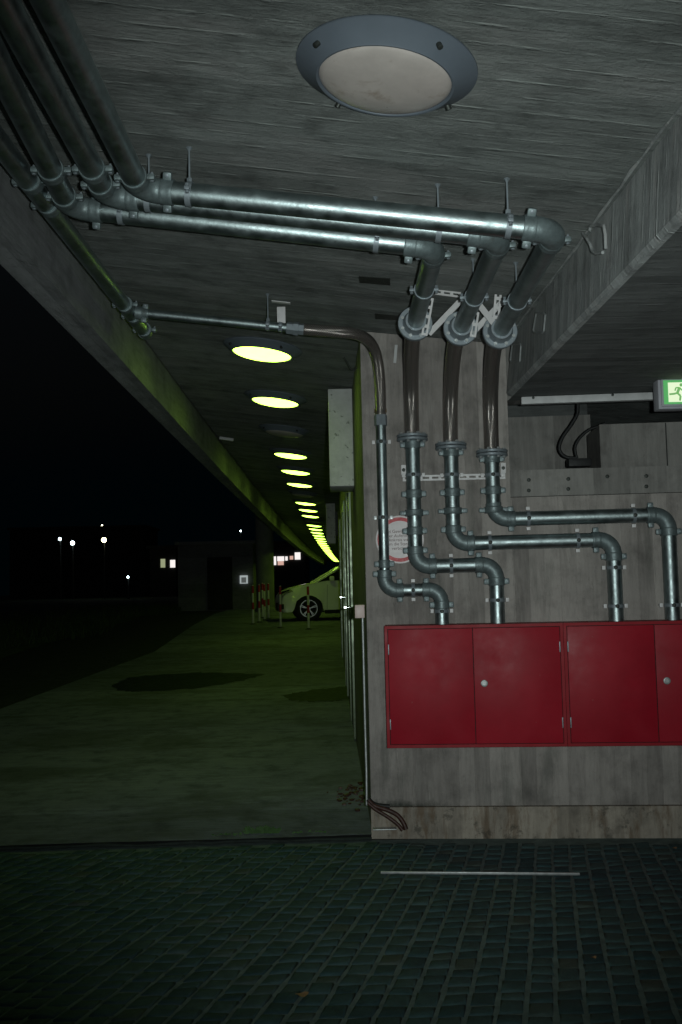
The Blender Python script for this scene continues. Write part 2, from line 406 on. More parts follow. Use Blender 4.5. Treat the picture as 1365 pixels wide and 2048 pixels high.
# individual setts
m = MB()
LW = .0935
def lane_x(u, y): return u + (.208 - .055 * (u - .8)) * (y - 4.0) + .004 * math.sin(y * 1.7 + u * 2)
for li in range(-62, 50):
    u = li * LW; y = .2 + random.random() * .1
    jw = .014
    while y < 5.62:
        L = random.choice((.075, .085, .095, .105, .065)) + random.uniform(-.008, .008)
        y2 = y + L
        xm = lane_x(u, (y + y2) / 2)
        ylim = 5.56 + (.03 * xm if xm < .12 else -.077 * (xm - .13) - .01)
        if y2 > ylim: break
        if abs(xm) < 5.2:
            gp = .0042; h = random.uniform(.005, .010)
            def c(uu, yy): return lane_x(uu, yy)
            j = lambda a=.004: random.uniform(-a, a)
            half = LW / 2 - jw / 2 - .001
            cs = [(c(u - half, y + gp), y + gp), (c(u + half, y + gp), y + gp), (c(u + half, y2 - gp), y2 - gp), (c(u - half, y2 - gp), y2 - gp)]
            cs = [(a + j(), b_ + j()) for a, b_ in cs]
            mx = sum(a for a, _ in cs) / 4; my = sum(b_ for _, b_ in cs) / 4
            tx, ty = random.uniform(-.05, .05), random.uniform(-.05, .05)
            V = [(a, b_, -.003) for a, b_ in cs]
            V += [(mx + (a - mx) * .95, my + (b_ - my) * .95, h * .6 + (a - mx) * tx + (b_ - my) * ty) for a, b_ in cs]
            V += [(mx + (a - mx) * .76, my + (b_ - my) * .76, h + (a - mx) * tx + (b_ - my) * ty) for a, b_ in cs]
            V += [(mx, my, h + .002)]
            F = []
            for k in range(4):
                k2 = (k + 1) % 4
                F += [(k, k2, 4 + k2, 4 + k), (4 + k, 4 + k2, 8 + k2, 8 + k), (8 + k, 8 + k2, 12)]
            m.add(V, F)
        y = y2
tag(m.build('cobblestones', 'cobble_stone', base=Vector((0, 0, 0)), angle=70), kind='structure')
# pavement slab behind the cobbles (rises gently away from the camera)
m = MB()
edge = [(-3.7, 5.48), (-3.75, 11), (-3.4, 18), (-3.9, 26), (-4.4, 40), (-5, 70)]
L = []
for i, (x, y) in enumerate(edge):
    xr = .134 if y < 6 else 6.0
    L.append((x, y, xr))
vs = []; fs = []
rows = []
for y in (5.6, 7, 9, 11, 14, 18, 22, 26, 32, 40, 55, 70):
    for i in range(len(edge) - 1):
        if edge[i][1] <= y <= edge[i + 1][1] or (y == 5.6 and i == 0):
            t_ = (y - edge[i][1]) / (edge[i + 1][1] - edge[i][1]); xl = edge[i][0] + t_ * (edge[i + 1][0] - edge[i][0]); break
    rows.append((y, xl))
for k, (y, xl) in enumerate(rows):
    z = gz(y + .0001)
    for q in range(7):
        x = xl + (.13 - xl) * q / 5 if q < 6 else (.13 if y < 6 else 6)
        yy = y
        if k == 0: yy = 5.58 + .03 * x + (.006 * math.sin(q * 9))
        vs.append((x, yy, z + .004))
for k in range(len(rows) - 1):
    for q in range(5): a = k * 7 + q; fs.append((a, a + 1, a + 8, a + 7))
n0 = len(vs)
ke = []
for q in range(40): x = -3.7 + 3.83 * q / 39; ke.append(Vector((x, 5.578 + .03 * x + random.uniform(-.006, .006), .016 + random.uniform(-.004, .004))))
tag(MB().tube(ke, [random.uniform(.006, .012) for _ in ke], 8).build('kerb_joint', 'damp_dirt', base=Vector((0, 0, 0))), kind='structure')
m.add(vs, fs)
tag(m.build('pavement', 'pavement_concrete', base=Vector((0, 0, 0)), angle=20), kind='structure')
# the far floor to the right, beyond the end of the side wall
m = MB(); m.add([(.13, 25.3, gz(25.3) + .004), (9, 25.3, gz(25.3) + .004), (9, 60, gz(60) + .004), (.13, 60, gz(60) + .004), (.13, 32, gz(32) + .004), (9, 32, gz(32) + .004)], [(0, 1, 5, 4), (4, 5, 2, 3)])
tag(m.build('parking_floor', 'pavement_concrete', base=Vector((0, 0, 0))), kind='structure')
def blot(name, pxs, mat, lift, kind='structure', sub=9, amp=.035):
    pts = []
    P = [on_ground(x, y, lift) for x, y in pxs]
    for i in range(len(P)):
        a, b_ = P[i], P[(i + 1) % len(P)]
        for k in range(sub):
            q = a.lerp(b_, k / sub); q.x += random.uniform(-amp, amp); q.y += random.uniform(-amp, amp) * 2
            q.z = gz(q.y) + lift if q.y > 5.6 else q.z
            pts.append(q)
    mm = MB(); mm.add(pts, [tuple(range(len(pts)))]); o = mm.build(name, mat); o['kind'] = kind; return o
blot('puddle', [(225, 1372), (260, 1354), (330, 1348), (430, 1344), (530, 1349), (480, 1362), (400, 1376), (300, 1383), (240, 1382)], 'puddle_dark', .008)
blot('damp_patch', [(560, 1392), (620, 1380), (694, 1372), (702, 1398), (640, 1404), (590, 1402)], 'puddle_dark', .008)
# rough grass verge, far left
m = MB()
gx0 = -6.0
rowsY = [9, 14, 20, 28, 36, 50, 70, 110]
cols = [-6.0, -7.2, -9, -14, -30, -120]
vs = [(x + (.35 * math.sin(y * .6) if x > -8 else 0), y, gz(y) - .02 + (0 if i == 0 else .12 + .05 * math.sin(y * 1.3 + i))) for y in rowsY for i, x in enumerate(cols)]
n = len(cols); m.add(vs, [(j * n + i + 1, j * n + i, (j + 1) * n + i, (j + 1) * n + i + 1) for j in range(len(rowsY) - 1) for i in range(n - 1)])
tag(m.build('grass_verge', 'grass_green', base=Vector((0, 0, 0))), kind='structure')
m = MB()
for _ in range(5200):
    y = 9 + 34 * random.random() ** 1.4; x = -6.0 - random.random() ** 1.8 * 4.2 + .35 * math.sin(y * .6)
    z = gz(y) + .02 + min(1, (-6.0 - x)) * .1; h = random.uniform(.08, .26); a = random.uniform(0, 6.28); wv = random.uniform(.006, .014)
    lx, ly = random.uniform(-.09, .09), random.uniform(-.09, .09)
    dx, dy = math.cos(a) * wv, math.sin(a) * wv
    m.add([(x - dx, y - dy, z), (x + dx, y + dy, z), (x + lx * .4 + dx * .7, y + ly * .4 + dy * .7, z + h * .6), (x + lx, y + ly, z + h), (x + lx * .4 - dx * .7, y + ly * .4 - dy * .7, z + h * .6)], [(0, 1, 2, 3, 4)])
tag(m.build('grass', 'grass_green', base=Vector((0, 0, 0)), smooth=False), 'long rough grass along the dark left verge', None, kind='stuff')

# ================================================================== CEILING AND BEAMS
m = MB()
XI = -1.148
yy = [-2.5, 0, 2, 4, 6, 9, 12, 16, 20, 25, 30, 36, 43, 50, 58, 64]
vs = []
for y in yy:
    for x in (XI + curve(y) + .0, 9.0): vs.append((x, y, ceil_z(x)))
for y in yy:
    for x in (XI + curve(y) - .1, 9.0): vs.append((x, y, ceil_z(x) + .5))
k = len(yy)
fs = [(2 * i, 2 * i + 1, 2 * i + 3, 2 * i + 2) for i in range(k - 1)] + [(2 * k + 2 * i, 2 * k + 2 * i + 2, 2 * k + 2 * i + 3, 2 * k + 2 * i + 1) for i in range(k - 1)]
m.add(vs, fs)
tag(m.build('ceiling', 'ceiling_concrete', base=Vector((0, 0, 0)), smooth=False), kind='structure')
# edge beam on the open side, bent with the ramp
zb = CAMZ + 1.335
def edge_part(name, sec, parent, mat):
    mm = MB(); vs = []
    for y in yy:
        for (dx, z) in sec: vs.append(Vector((XI + curve(y) + dx, y, z)))
    k = len(sec); fs = []
    for i in range(len(yy) - 1):
        for j in range(k):
            j2 = (j + 1) % k; fs.append((i * k + j, i * k + j2, (i + 1) * k + j2, (i + 1) * k + j))
    fs += [tuple(range(k)), tuple((len(yy) - 1) * k + j for j in range(k))]
    mm.add(vs, fs); return mm.build(name, mat, parent, angle=15)
eb = thing('edge_beam', (XI, 3, zb), 'long pale concrete edge beam along the open left side of the ceiling', 'beam')
zt = ceil_z(XI)
edge_part('inner_face', [(0.001, zb), (0.001, zt - .002), (-.11, zt + .35), (-.055, zb)], eb, 'edge_concrete')
edge_part('fascia', [(-.057, zb + .012), (-.112, zt + .9), (-.17, zt + .9), (-.13, zb - .01)], eb, 'edge_concrete')
# downstand beam on the right: face towards the corridor and its low soffit
xb = 1.045; zs = CAMZ + 1.035
def bx(y): return xb - .019 * y
yb = [-2.5, 0, 1.2, 2.4, 3.6, 4.6, 5.5]
db = thing('downstand_slab', (2.5, 3, zs), 'deep streaky concrete downstand with lower soffit right of the big ceiling lamp', 'beam')
m = MB(); vs = []
for y in yb:
    x = bx(y); vs += [(x, y, zs + .02), (x + .03 + .01 * math.sin(y * 5), y, ceil_z(x) + .001 - .004), (x + .012, y, zs + .004), (x + .03, y, zs)]
fs = []
for i in range(len(yb) - 1):
    a, b_ = 4 * i, 4 * i + 4; fs += [(a, b_, b_ + 1, a + 1), (a + 2, b_ + 2, b_, a), (a + 3, b_ + 3, b_ + 2, a + 2)]
m.add(vs, fs); m.build('beam_face', 'beam_concrete', db, angle=20)
m = MB()
e0 = WP(u_end := .85, 0, -.04); e1 = WP(9, 0, -.04)
pts = [(bx(-2.5) + .03, -2.5), (e1.x, -2.5), (e1.x, e1.y), (bx(e0.y) + .03, 5.65 - WA * (bx(5.5) - .1) + .04)]
m.add([(x, y, zs) for x, y in pts], [(0, 1, 2, 3)])
m.build('soffit', 'soffit_concrete', db, smooth=False)
# board edge nib between ceiling and beam
m = MB(); P = []
for y in [(-1 + i * .12) for i in range(54)]:
    P.append(Vector((bx(y) + .004 + random.uniform(-.004, .004), y, ceil_z(bx(y)) - .006 + random.uniform(-.004, .004))))
m.tube(P, [random.uniform(.002, .007) for _ in P], 6); m.build('mortar_seam', 'beam_concrete', db)
m = MB(); P = []
for y in [(-1 + i * .1) for i in range(64)]:
    P.append(Vector((bx(y) + .016 + random.uniform(-.004, .004), y, zs + .004 + random.uniform(-.004, .004))))
m.tube(P, [random.uniform(.002, .008) for _ in P], 6); m.build('chipped_arris', 'beam_concrete', db)

# ================================================================== FRONT WALL
u_p = uz(1016, 830)[0]                       # right edge of the pilaster
z_led = uz(1180, 936)[1]; z_bnd = uz(1180, 989)[1]; z_pl = uz(1050, 1611)[1]
UR = 4.2
cw = thing('concrete_wall', WP(.5, 0), 'board-marked grey concrete wall carrying the four pipes and red cabinets', 'wall')
def wslab(u0, u1, z0, z1, f0, f1, name, mat, parent):
    mm = MB(); A = [WP(u0, z0, f1), WP(u1, z0, f1), WP(u1, z1, f1), WP(u0, z1, f1)]
    mm.prism(A, -WN * (f1 - f0)); return mm.build(name, mat, parent, smooth=False)
m = MB()
A = [WP(0, z_pl), WP(u_p, z_pl), WP(u_p, ceil_z(WP(u_p, 0).x) - .003), WP(0, ceil_z(.133) - .003)]
m.prism(A, -WN * .35); m.build('pilaster', 'wall_concrete', cw, smooth=False)
wslab(u_p + .001, UR, z_pl, z_bnd - .004, -.35, -.004, 'panel', 'wall_concrete', cw)
bd = wslab(u_p + .001, UR, z_bnd, z_led, -.9, -.008, 'bolted_band', 'recess_concrete', cw)
for (px, py) in ((1058, 960), (1058, 981), (1137, 958), (1137, 978), (1215, 953), (1293, 952), (1293, 973)):
    p = on_wall(px, py, -.008); m = MB().lathe(p, WN, [(0, .011), (.004, .011), (.006, .008), (.0061, .004)], 10)
    m.build('bolt', 'dark_iron', bd)
wslab(-.002, UR, 0, z_pl - .002, -.35, .022, 'plinth', 'plinth_render', cw)
# recess above the band
u_o = uz(1188, 880, -.9)[0]
z_rb = uz(1100, 832, -1.0)[1]
wslab(u_p - .3, u_o, z_led + .001, z_rb, -1.35, -1.0, 'recess_back', 'recess_concrete', cw)
wslab(u_p - .3, u_o + .01, z_rb + .001, CAMZ + 1.5, -1.32, -1.16, 'recess_upper_back', 'soffit_concrete', cw)
wslab(u_p - .3, UR + 2, CAMZ + 1.502, CAMZ + 1.6, -3.2, -.2, 'recess_roof', 'soffit_concrete', cw)
wslab(u_p - .3, UR + 2, zs + .004, CAMZ + 1.5, -.2, -.042, 'recess_lintel', 'recess_concrete', cw)
wslab(u_o - 1, UR + 2, z_led - .3, CAMZ + 1.5, -3.0, -2.8, 'void_back', 'rubber_black', cw)  # black sheet stands in for the darkness deep inside the opening
u_b0, zb0 = uz(1199, 849, -.35)
wslab(u_b0, UR, z_led + .001, zb0, -.8, -.35, 'recess_block', 'recess_concrete', cw)
wslab(u_o + .001, UR, z_led + .001, zb0 - .03, -1.3, -1.0, 'recess_back', 'recess_concrete', cw)
u_g = uz(1333, 880, -.35)[0]
wslab(u_g - .003, u_g + .003, z_led + .003, zb0 - .003, -.36, -.347, 'joint', 'far_dark', cw)

# ---- side wall running away down the corridor
sw = thing('side_wall', (.1, 8, 0), 'long green-lit side wall receding from the concrete corner to the car', 'wall')
def sx(y): return .24 + curve(y) - (.0 if y < 26 else 0)
m = MB(); vs = []
ys = [5.68, 7, 8, 9, 10, 11, 12.5, 14, 16, 18, 20, 22, 25]
for y in ys:
    vs += [(sx(y), y, gz(y) - .02), (sx(y), y, ceil_z(sx(y)) - .002), (sx(y) + .3, y, gz(y) - .02), (sx(y) + .3, y, ceil_z(sx(y) + .3) - .002)]
fs = []
for i in range(len(ys) - 1):
    a, b_ = 4 * i, 4 * i + 4; fs += [(a, b_, b_ + 1, a + 1), (a + 2, a + 3, b_ + 3, b_ + 2)]
e = 4 * (len(ys) - 1); fs += [(e, e + 2, e + 3, e + 1), (0, 1, 3, 2)]
m.add(vs, fs); m.build('wall_face', 'recess_concrete', sw, angle=20)
def sdoor(y0, y1, lever=True):
    z0 = gz(y0) + .02; z1 = z0 + 2.12
    fr = MB()
    def at(y, o, z): return Vector((sx(y) - o, y, z))
    for ya, yb_ in ((y0 - .07, y0), (y1, y1 + .07)):
        fr.prism([at(ya, -.01, z0), at(ya, .016, z0), at(yb_, .016, z0), at(yb_, -.01, z0)], (0, 0, z1 - z0 + .07))
    fr.prism([at(y0, -.01, z1), at(y0, .014, z1), at(y1, .014, z1), at(y1, -.01, z1)], (0, 0, .07))
    d = MB(); d.prism([at(y0 + .002, -.01, z0), at(y0 + .002, .006, z0), at(y1 - .002, .006, z0), at(y1 - .002, -.01, z0)], (0, 0, z1 - z0 - .003))
    dr = d.build('door', 'door_paint', sw, smooth=False)
    fr.build('door_frame', 'door_paint', dr, smooth=False)
    if lever:
        h = MB(); zz = z0 + 1.10; p = at(y0 + .1, .012, zz)
        h.cyl(p, p + Vector((-.055, 0, 0)), .010, seg=10); h.cyl(p + Vector((-.05, -.01, 0)), p + Vector((-.05, .12, 0)), .010, seg=10)
        h.lathe(p, (-1, 0, 0), [(0, .027), (.006, .027), (.008, .02)], 14)
        h.build('door_handle', 'chrome', dr)
sdoor(8.55, 9.6); sdoor(11.3, 12.3); sdoor(16, 17, False)
# wall boxes
wb = thing('wall_box', (.02, 7.35, CAMZ + .72), 'speckled pale grey metal box high on the side wall beside the corner', 'electrical box')
def wbox(root, y, zt_, zb_, w_, d_):
    x1 = sx(y) - .002; c = Vector((x1 - w_ / 2, y + d_ / 2, (zt_ + zb_) / 2))
    MB().box(c, (w_, d_, zt_ - zb_), bev=.006).build('housing', 'box_grey', root)
    MB().box(c + Vector((0, -d_ / 2 - .004, 0)), (w_ - .004, .007, (zt_ - zb_) - .006), bev=.002).build('front_cover', 'box_speckled', root)
pA = at_y(656, 778, 7.3); pB = at_y(709, 972, 7.3)
def wbox2(root, pA, pB, d_):
    c = Vector(((pA.x + pB.x) / 2, pA.y + d_ / 2, (pA.z + pB.z) / 2)); s_ = (abs(pB.x - pA.x), d_, abs(pA.z - pB.z))
    MB().box(c, s_, bev=.006).build('housing', 'box_grey', root)
    MB().box(c + Vector((0, -d_ / 2 - .004, 0)), (s_[0] - .004, .007, s_[2] - .006), bev=.002).build('front_cover', 'box_speckled', root)
    MB().box(Vector((c.x + s_[0] / 2 + .02, c.y, c.z)), (.05, d_ * .6, s_[2] * .6)).build('mounting_plate', 'dark_iron', root)
wbox2(wb, pA, pB, .45)
pA2 = at_y(652, 1007, 17.9); pB2 = at_y(672, 1087, 17.9)
wb2 = thing('wall_box', (pA2.x, 18, pB2.z), 'second grey box, farther down the side wall beside the lit lamps', 'electrical box')
wbox2(wb2, pA2, pB2, .45)

# ================================================================== CEILING LAMPS
def make_lamp(label, lit, loc):
    root = thing('ceiling_lamp', loc, label, 'ceiling lamp', rot=(0, math.atan(-SL), 0))
    D = Vector((0, 0, -1))
    MB().lathe((0, 0, 0), D, [(-.004, .20), (0, .254), (.005, .258), (.010, .258), (.046, .200), (.050, .196), (.049, .190), (.036, .186)], 56).build('housing', 'lamp_ring', root, local=True, angle=50)
    pr = [(.040, .1895)] + [(.040 + .033 * math.sin(a), .1895 * math.cos(a)) for a in [i * math.pi / 2 / 8 for i in range(1, 8)]] + [(.073, .0)]
    pr = pr[:-1] + [(.073, .002)]
    MB().lathe((0, 0, 0), D, pr, 56).build('diffuser', 'lamp_glass_lit' if lit else 'lamp_glass_off', root, local=True, angle=60)
    if not lit or loc.y < 9:
        for a in (35, 125, 215, 305):
            c = Vector((math.cos(R(a)) * .232, math.sin(R(a)) * .232, -.028)); nn = Vector((math.cos(R(a)) * .7, math.sin(R(a)) * .5, -.85)).normalized()
            mm = MB(); mm.lathe(c, nn, [(-.01, .008), (.012, .008), (.013, .005)], 10)
            mm.build('screw', 'dark_iron', root, local=True)
    return root
p = on_ceil(774, 133)
near_lamp = make_lamp('large unlit round lamp with a blue-grey rim, nearest the camera', False, p)
near_lamp['group'] = 'round lamps along the ceiling'
off_l = lit_l = None
far_n = 0
order = ['nearest lit round lamp, just beyond the thin ceiling pipe', 'second lit round lamp, with a dirty rim, before the unlit one',
         None, 'first lit lamp beyond the unlit lamp in the row', 'middle of three lit lamps left of the near wall box bottom', 'third lit lamp beyond the unlit one, last before a gap']
for k in range(0, 32):
    y = 6.33 + 1.7 * k; x = -.362 + curve(y); loc = Vector((x, y, ceil_z(x)))
    lit = k not in (2, 6, 10)
    if k < 6 and order[k]: lab = order[k]
    elif k == 2: lab = 'small unlit lamp in the gap between lit lamps, with cobwebs behind it'
    elif k in (6, 10): lab = 'dark unlit lamp hidden in a gap of the far lit row'
    elif k == 7: lab = 'first of the three lit lamps level with the far wall box top'
    elif k == 8: lab = 'middle of the three lit lamps level with the far wall box top'
    elif k == 9: lab = 'last of the three lit lamps level with the far wall box top'
    else: lab = 'tiny lit lamp among the farthest ones that merge into a bright streak'
    if lit:
        if lit_l is None: o = lit_l = make_lamp(lab, True, loc)
        else: o = dup(lit_l, loc, lab)
    else:
        if off_l is None: o = off_l = make_lamp(lab, False, loc)
        else: o = dup(off_l, loc, lab)
    o['group'] = 'round lamps along the ceiling'

# ================================================================== PIPES
def fillet(pts, Rb, seg=10):
    """returns straights [(a,b)], arcs [[pts]] for a polyline with rounded corners"""
    pts = [Vector(p) for p in pts]; st = []; arcs = []; cur = pts[0]
    for i in range(1, len(pts) - 1):
        d0 = (pts[i] - pts[i - 1]).normalized(); d1 = (pts[i + 1] - pts[i]).normalized()
        th = d0.angle(d1); L_ = Rb * math.tan(th / 2)
        a = pts[i] - d0 * L_; b_ = pts[i] + d1 * L_
        st.append((cur, a)); nrm = (d1 - d0 * d1.dot(d0)).normalized(); c = a + nrm * Rb
        arcs.append([c - nrm * (Rb * math.cos(th * k / seg)) + d0 * (Rb * math.sin(th * k / seg)) for k in range(seg + 1)])
        cur = b_
    st.append((cur, pts[-1])); return st, arcs
def ring_cpl(root, p, d, r, side, big=False):
    """sleeve coupling with two bolted ears; side = direction of the ears"""
    d = d.normalized(); side = (side - d * side.dot(d)).normalized(); L_ = .045 if not big else .036
    mm = MB(); rr = r * (1.15 if not big else 1.3)
    mm.lathe(p - d * L_ / 2, d, [(0, r * .99), (0, rr * .95), (.004, rr), (L_ * .3, rr * .97), (L_ * .7, rr * .97), (L_ - .004, rr), (L_, rr * .95), (L_, r * .99)], 24)
    nn = d.cross(side).normalized()
    for s_ in (-1, 1):
        c = p + side * (s_ * (rr + .008))
        mm.box(c, (.032 if not big else .044, L_ * .72, .022), side, d, nn, bev=.008)
    o = mm.build('coupling', 'pipe_fitting', root)
    for s_ in (-1, 1):
        bb = MB(); c = p + side * (s_ * (rr + .013))
        bb.lathe(c - nn * .022, nn, [(.002, .004), (.008, .004), (.008, .007), (.012, .007), (.012, .005), (.030, .005), (.030, .0068), (.036, .0068), (.037, .004)], 6)
        bb.build('bolt', 'flange_steel', o)
    return o
def elbow(root, arc, r):
    d0 = (arc[1] - arc[0]).normalized(); d1 = (arc[-1] - arc[-2]).normalized()
    pts = [arc[0] - d0 * .012] + arc + [arc[-1] + d1 * .012]
    return MB().tube(pts, r * 1.09, 24).build('elbow', 'pipe_fitting', root)
def wclamp(root, p, d, r, out, white=True):
    """wall clamp round a pipe with a centre stud and pale tabs at both sides"""
    d = d.normalized(); side = d.cross(out).normalized(); mm = MB()
    mm.lathe(p - d * .009, d, [(0, r), (0, r * 1.07), (.018, r * 1.07), (.018, r)], 24)
    o = mm.build('pipe_clamp', 'flange_steel', root)
    mm = MB(); mm.lathe(p + out * (r * 1.0), out, [(0, .011), (.006, .011), (.008, .008), (.0082, .004)], 12)
    mm.build('stud', 'dark_iron', o)
    for s_ in (-1, 1):
        mm = MB(); c = p + side * (s_ * (r + .016)) - out * .008; mm.box(c, (.018, .022, .012), side, d, out, bev=.002)
        mm.cyl(c, c - out * (max(.01, r + .02)), .004, seg=8)
        mm.build('tab', 'white_plate' if white else 'bright_zinc', o)
def flange(root, p, d, R_, r, nb=8, th=.016):
    mm = MB(); d = d.normalized()
    mm.lathe(p, d, [(0, r), (0, R_ - .003), (.003, R_), (th - .003, R_), (th, R_ - .003), (th, r)], 40)
    o = mm.build('flange', 'flange_steel', root)
    A = d.orthogonal().normalized(); B = d.cross(A)
    for k in range(nb):
        bb = MB(); a = 2 * math.pi * (k + .5) / nb; c = p + (A * math.cos(a) + B * math.sin(a)) * (R_ * .80)
        bb.lathe(c - d * .010, d, [(0, .009), (.010, .009), (.010, .006), (th + .010, .006), (th + .010, .009), (th + .02, .009), (th + .021, .005)], 6)
        bb.build('bolt', 'bright_zinc', o)
    return o
def bez(a, b_, c, d, n=24):
    return [a * (1 - t) ** 3 + b_ * (3 * t * (1 - t) ** 2) + c * (3 * t * t * (1 - t)) + d * t ** 3 for t in [i / n for i in range(n + 1)]]
def hanger(root, p, d, r, rod=True):
    d = d.normalized(); mm = MB()
    mm.lathe(p - d * .010, d, [(0, r), (0, r * 1.09), (.020, r * 1.09), (.020, r)], 24)
    up = Vector((0, 0, 1)); side = d.cross(up).normalized()
    for s_ in (-1, 1): mm.box(p + side * (s_ * (r * 1.09 + .009)), (.02, .018, .012), side, d, up, bev=.002)
    o = mm.build('hanger_clamp', 'flange_steel', root)
    b = MB()
    for s_ in (-1, 1): b.lathe(p + side * (s_ * (r * 1.09 + .010)) - up * .016, up, [(0, .007), (.007, .007), (.007, .004), (.026, .004), (.026, .007), (.034, .007)], 6)
    zc = ceil_z(p.x)
    if rod:
        b.cyl(p + up * r * .95, Vector((p.x, p.y, zc - .001)), .0035, seg=8)
        b.lathe(p + up * (r * 1.09), up, [(0, .010), (.014, .010)], 6)
        b.lathe(Vector((p.x, p.y, zc)), -up, [(0, .012), (.003, .012), (.003, .007), (.010, .007)], 6)
    b.build('hanger_rod', 'flange_steel', o)

HP = .17
RB = .040
WO = .085
DOWN = Vector((0, 0, -1))
def back_extend(a, b_, L_): return a + (a - b_).normalized() * L_
cab_top = uz(950, 1248, .2)[1]
specs = [
 dict(key='A', lab='nearest and highest big pipe, ending far right at the second red cabinet', inc=[(96, 0), (259, 340)], c0=(281, 379), c1=(1114, 462), fl=(1001, 662),
      u=986, uy=960, top=902, z=(1160, 1034), u2=(1342, 1150), cpl=[918, 981], vic=1020, clampx=[1057, 1268], hang=[(380, None), (1016, None)], clampy=[1210], ring=(1044, 602)),
 dict(key='B', lab='middle big pipe, dropping into the left end of the right red cabinet', inc=[(85, 150), (174, 320)], c0=(214, 392), c1=(1002, 474), fl=(922, 656),
      u=904, uy=950, top=888, z=(1070, 1083), u2=(1231, 1180), cpl=[905, 985], vic=1022, clampx=[980, 1156], hang=[(300, None), (880, None)], clampy=[1135, 1212], ring=(950, 595)),
 dict(key='C', lab='lowest big ceiling pipe, dropping over the round sign to the first red cabinet', inc=[(32, 200), (75, 320)], c0=(140, 415), c1=(871, 495), fl=(831, 646),
      u=828, uy=980, top=871, z=(910, 1131), u2=(995, 1200), cpl=[889, 988, 1062, 1101], vic=1026, clampx=[903], hang=[(245, None), (752, None)], clampy=[1200], ring=(848, 580)),
]
pipe_grp = 'galvanised pipe runs to the red cabinets'
for sp in specs:
    P0 = on_ceil(*sp['inc'][0], HP); P1 = on_ceil(*sp['inc'][1], HP)
    c0 = on_ceil(*sp['c0'], HP); c1 = on_ceil(*sp['c1'], HP); fe = on_ceil(*sp['fl'], HP)
    dirn = (c0 - P0).normalized(); start = P0 - dirn * (P0.y + 1.2) / max(.3, dirn.y)
    root = thing('pipe_run', WP(uz(sp['u'], sp['uy'])[0], 0, WO), sp['lab'], 'pipe', pipe_grp)
    st, arcs = fillet([start, c0, c1, fe], .075)
    for a, b_ in st: MB().cyl(a, b_, RB, seg=28).build('pipe', 'galvanised_pipe', root)
    for arc in arcs: elbow(root, arc, RB)
    UPV = Vector((0, 0, 1))
    # couplings beside each elbow, ears level
    for (a, b_), ends in zip(st, ((1,), (0, 1), (0,))):
        d = (b_ - a).normalized()
        for e_ in ends:
            p = b_ - d * .02 if e_ else a + d * .02
            sd = d.cross(UPV) if abs(d.y) > .5 else d.cross(Vector((0, 1, 0))).lerp(d.cross(UPV), .4)
            ring_cpl(root, p, d, RB, sd)
    # extra coupling on the incoming pipe, a little before the elbow
    if sp['key'] != 'A':
        d = (st[0][1] - st[0][0]).normalized(); ring_cpl(root, st[0][1] - d * (.15 if sp['key'] == 'B' else .26), d, RB, d.cross(UPV))
    d = (st[1][1] - st[1][0]).normalized()
    for hx, _ in sp['hang']:
        t_ = (hx - sp['c0'][0]) / (sp['c1'][0] - sp['c0'][0])
        # find the place on the run that projects to that column
        best = min((abs(((q := st[1][0].lerp(st[1][1], s_ / 200)) - CAM).dot(RT) / (q - CAM).dot(fwd) * FPX + CW / 2 - hx), s_) for s_ in range(201))[1]
        hanger(root, st[1][0].lerp(st[1][1], best / 200), d, RB)
    d3 = (st[2][1] - st[2][0]).normalized()
    q = onplane(sp['ring'][0], sp['ring'][1], c1, (d3.cross(Vector((0, 0, 1)))).cross(d3).normalized())
    tt = (q - st[2][0]).dot(d3); hanger(root, st[2][0] + d3 * max(.1, tt), d3, RB)
    # flange, hose, flange
    flange(root, fe, d3, .084, RB); flange(root, fe + d3 * .020, d3, .082, RB, 0)
    MB().lathe(fe - d3 * .05, d3, [(0, RB), (0, RB * 1.25), (.03, RB * 1.3), (.049, RB * 1.55), (.049, RB)], 28).build('flange_neck', 'flange_steel', root)
    hs = fe + d3 * .03
    u = uz(sp['u'], sp['uy'], WO)[0]; zt_ = uz(sp['u'], sp['top'], WO)[1]
    he = WP(u, zt_, WO)
    mid = Vector((hs.x * .62 + he.x * .38 - (.0 if sp['key'] == 'C' else .035), 0, 0))
    pth = bez(hs, hs + d3 * .34 + Vector((0, 0, .03)), he + Vector((0, 0, .30)), he, 36)
    MB().tube(pth, .041, 24, uv=True).build('flexible_hose', 'braided_hose', root)
    flange(root, he + Vector((0, 0, .004)), DOWN, .087, RB); flange(root, he + Vector((0, 0, -.016)), DOWN, .087, RB)
    # wall run
    zh = uz(*sp['z'], WO)[1]; u2 = uz(*sp['u2'], WO)[0]
    pts = [he + DOWN * .03, WP(u, zh, WO), WP(u2, zh, WO), WP(u2, cab_top - .03, WO)]
    st, arcs = fillet(pts, .078)
    for a, b_ in st: MB().cyl(a, b_, RB, seg=28).build('pipe', 'galvanised_pipe', root)
    for arc in arcs: elbow(root, arc, RB)
    for cy in sp['cpl']: ring_cpl(root, WP(u, uz(sp['u'], cy, WO)[1], WO), DOWN, RB, WT)
    ring_cpl(root, WP(u, uz(sp['u'], sp['vic'], WO)[1], WO), DOWN, RB, WT, True)
    if sp['key'] == 'B': ring_cpl(root, st[0][1] + DOWN * .0, DOWN, RB, WT)
    ring_cpl(root, st[1][0] + WT * .015, WT, RB, Vector((0, 0, 1)))
    ring_cpl(root, st[1][1] - WT * .015, WT, RB, Vector((0, 0, 1)))
    ring_cpl(root, st[2][0] + DOWN * .015, DOWN, RB, WT)
    for cx in sp['clampx']: wclamp(root, WP(uz(cx, sp['z'][1], WO)[0], zh, WO), WT, RB, WN)
    for cy in sp['clampy']: wclamp(root, WP(u2, uz(sp['u2'][0], cy, WO)[1], WO), DOWN, RB, WN)
    wclamp(root, WP(u, uz(sp['u'], 950, WO)[1], WO), DOWN, RB, WN)
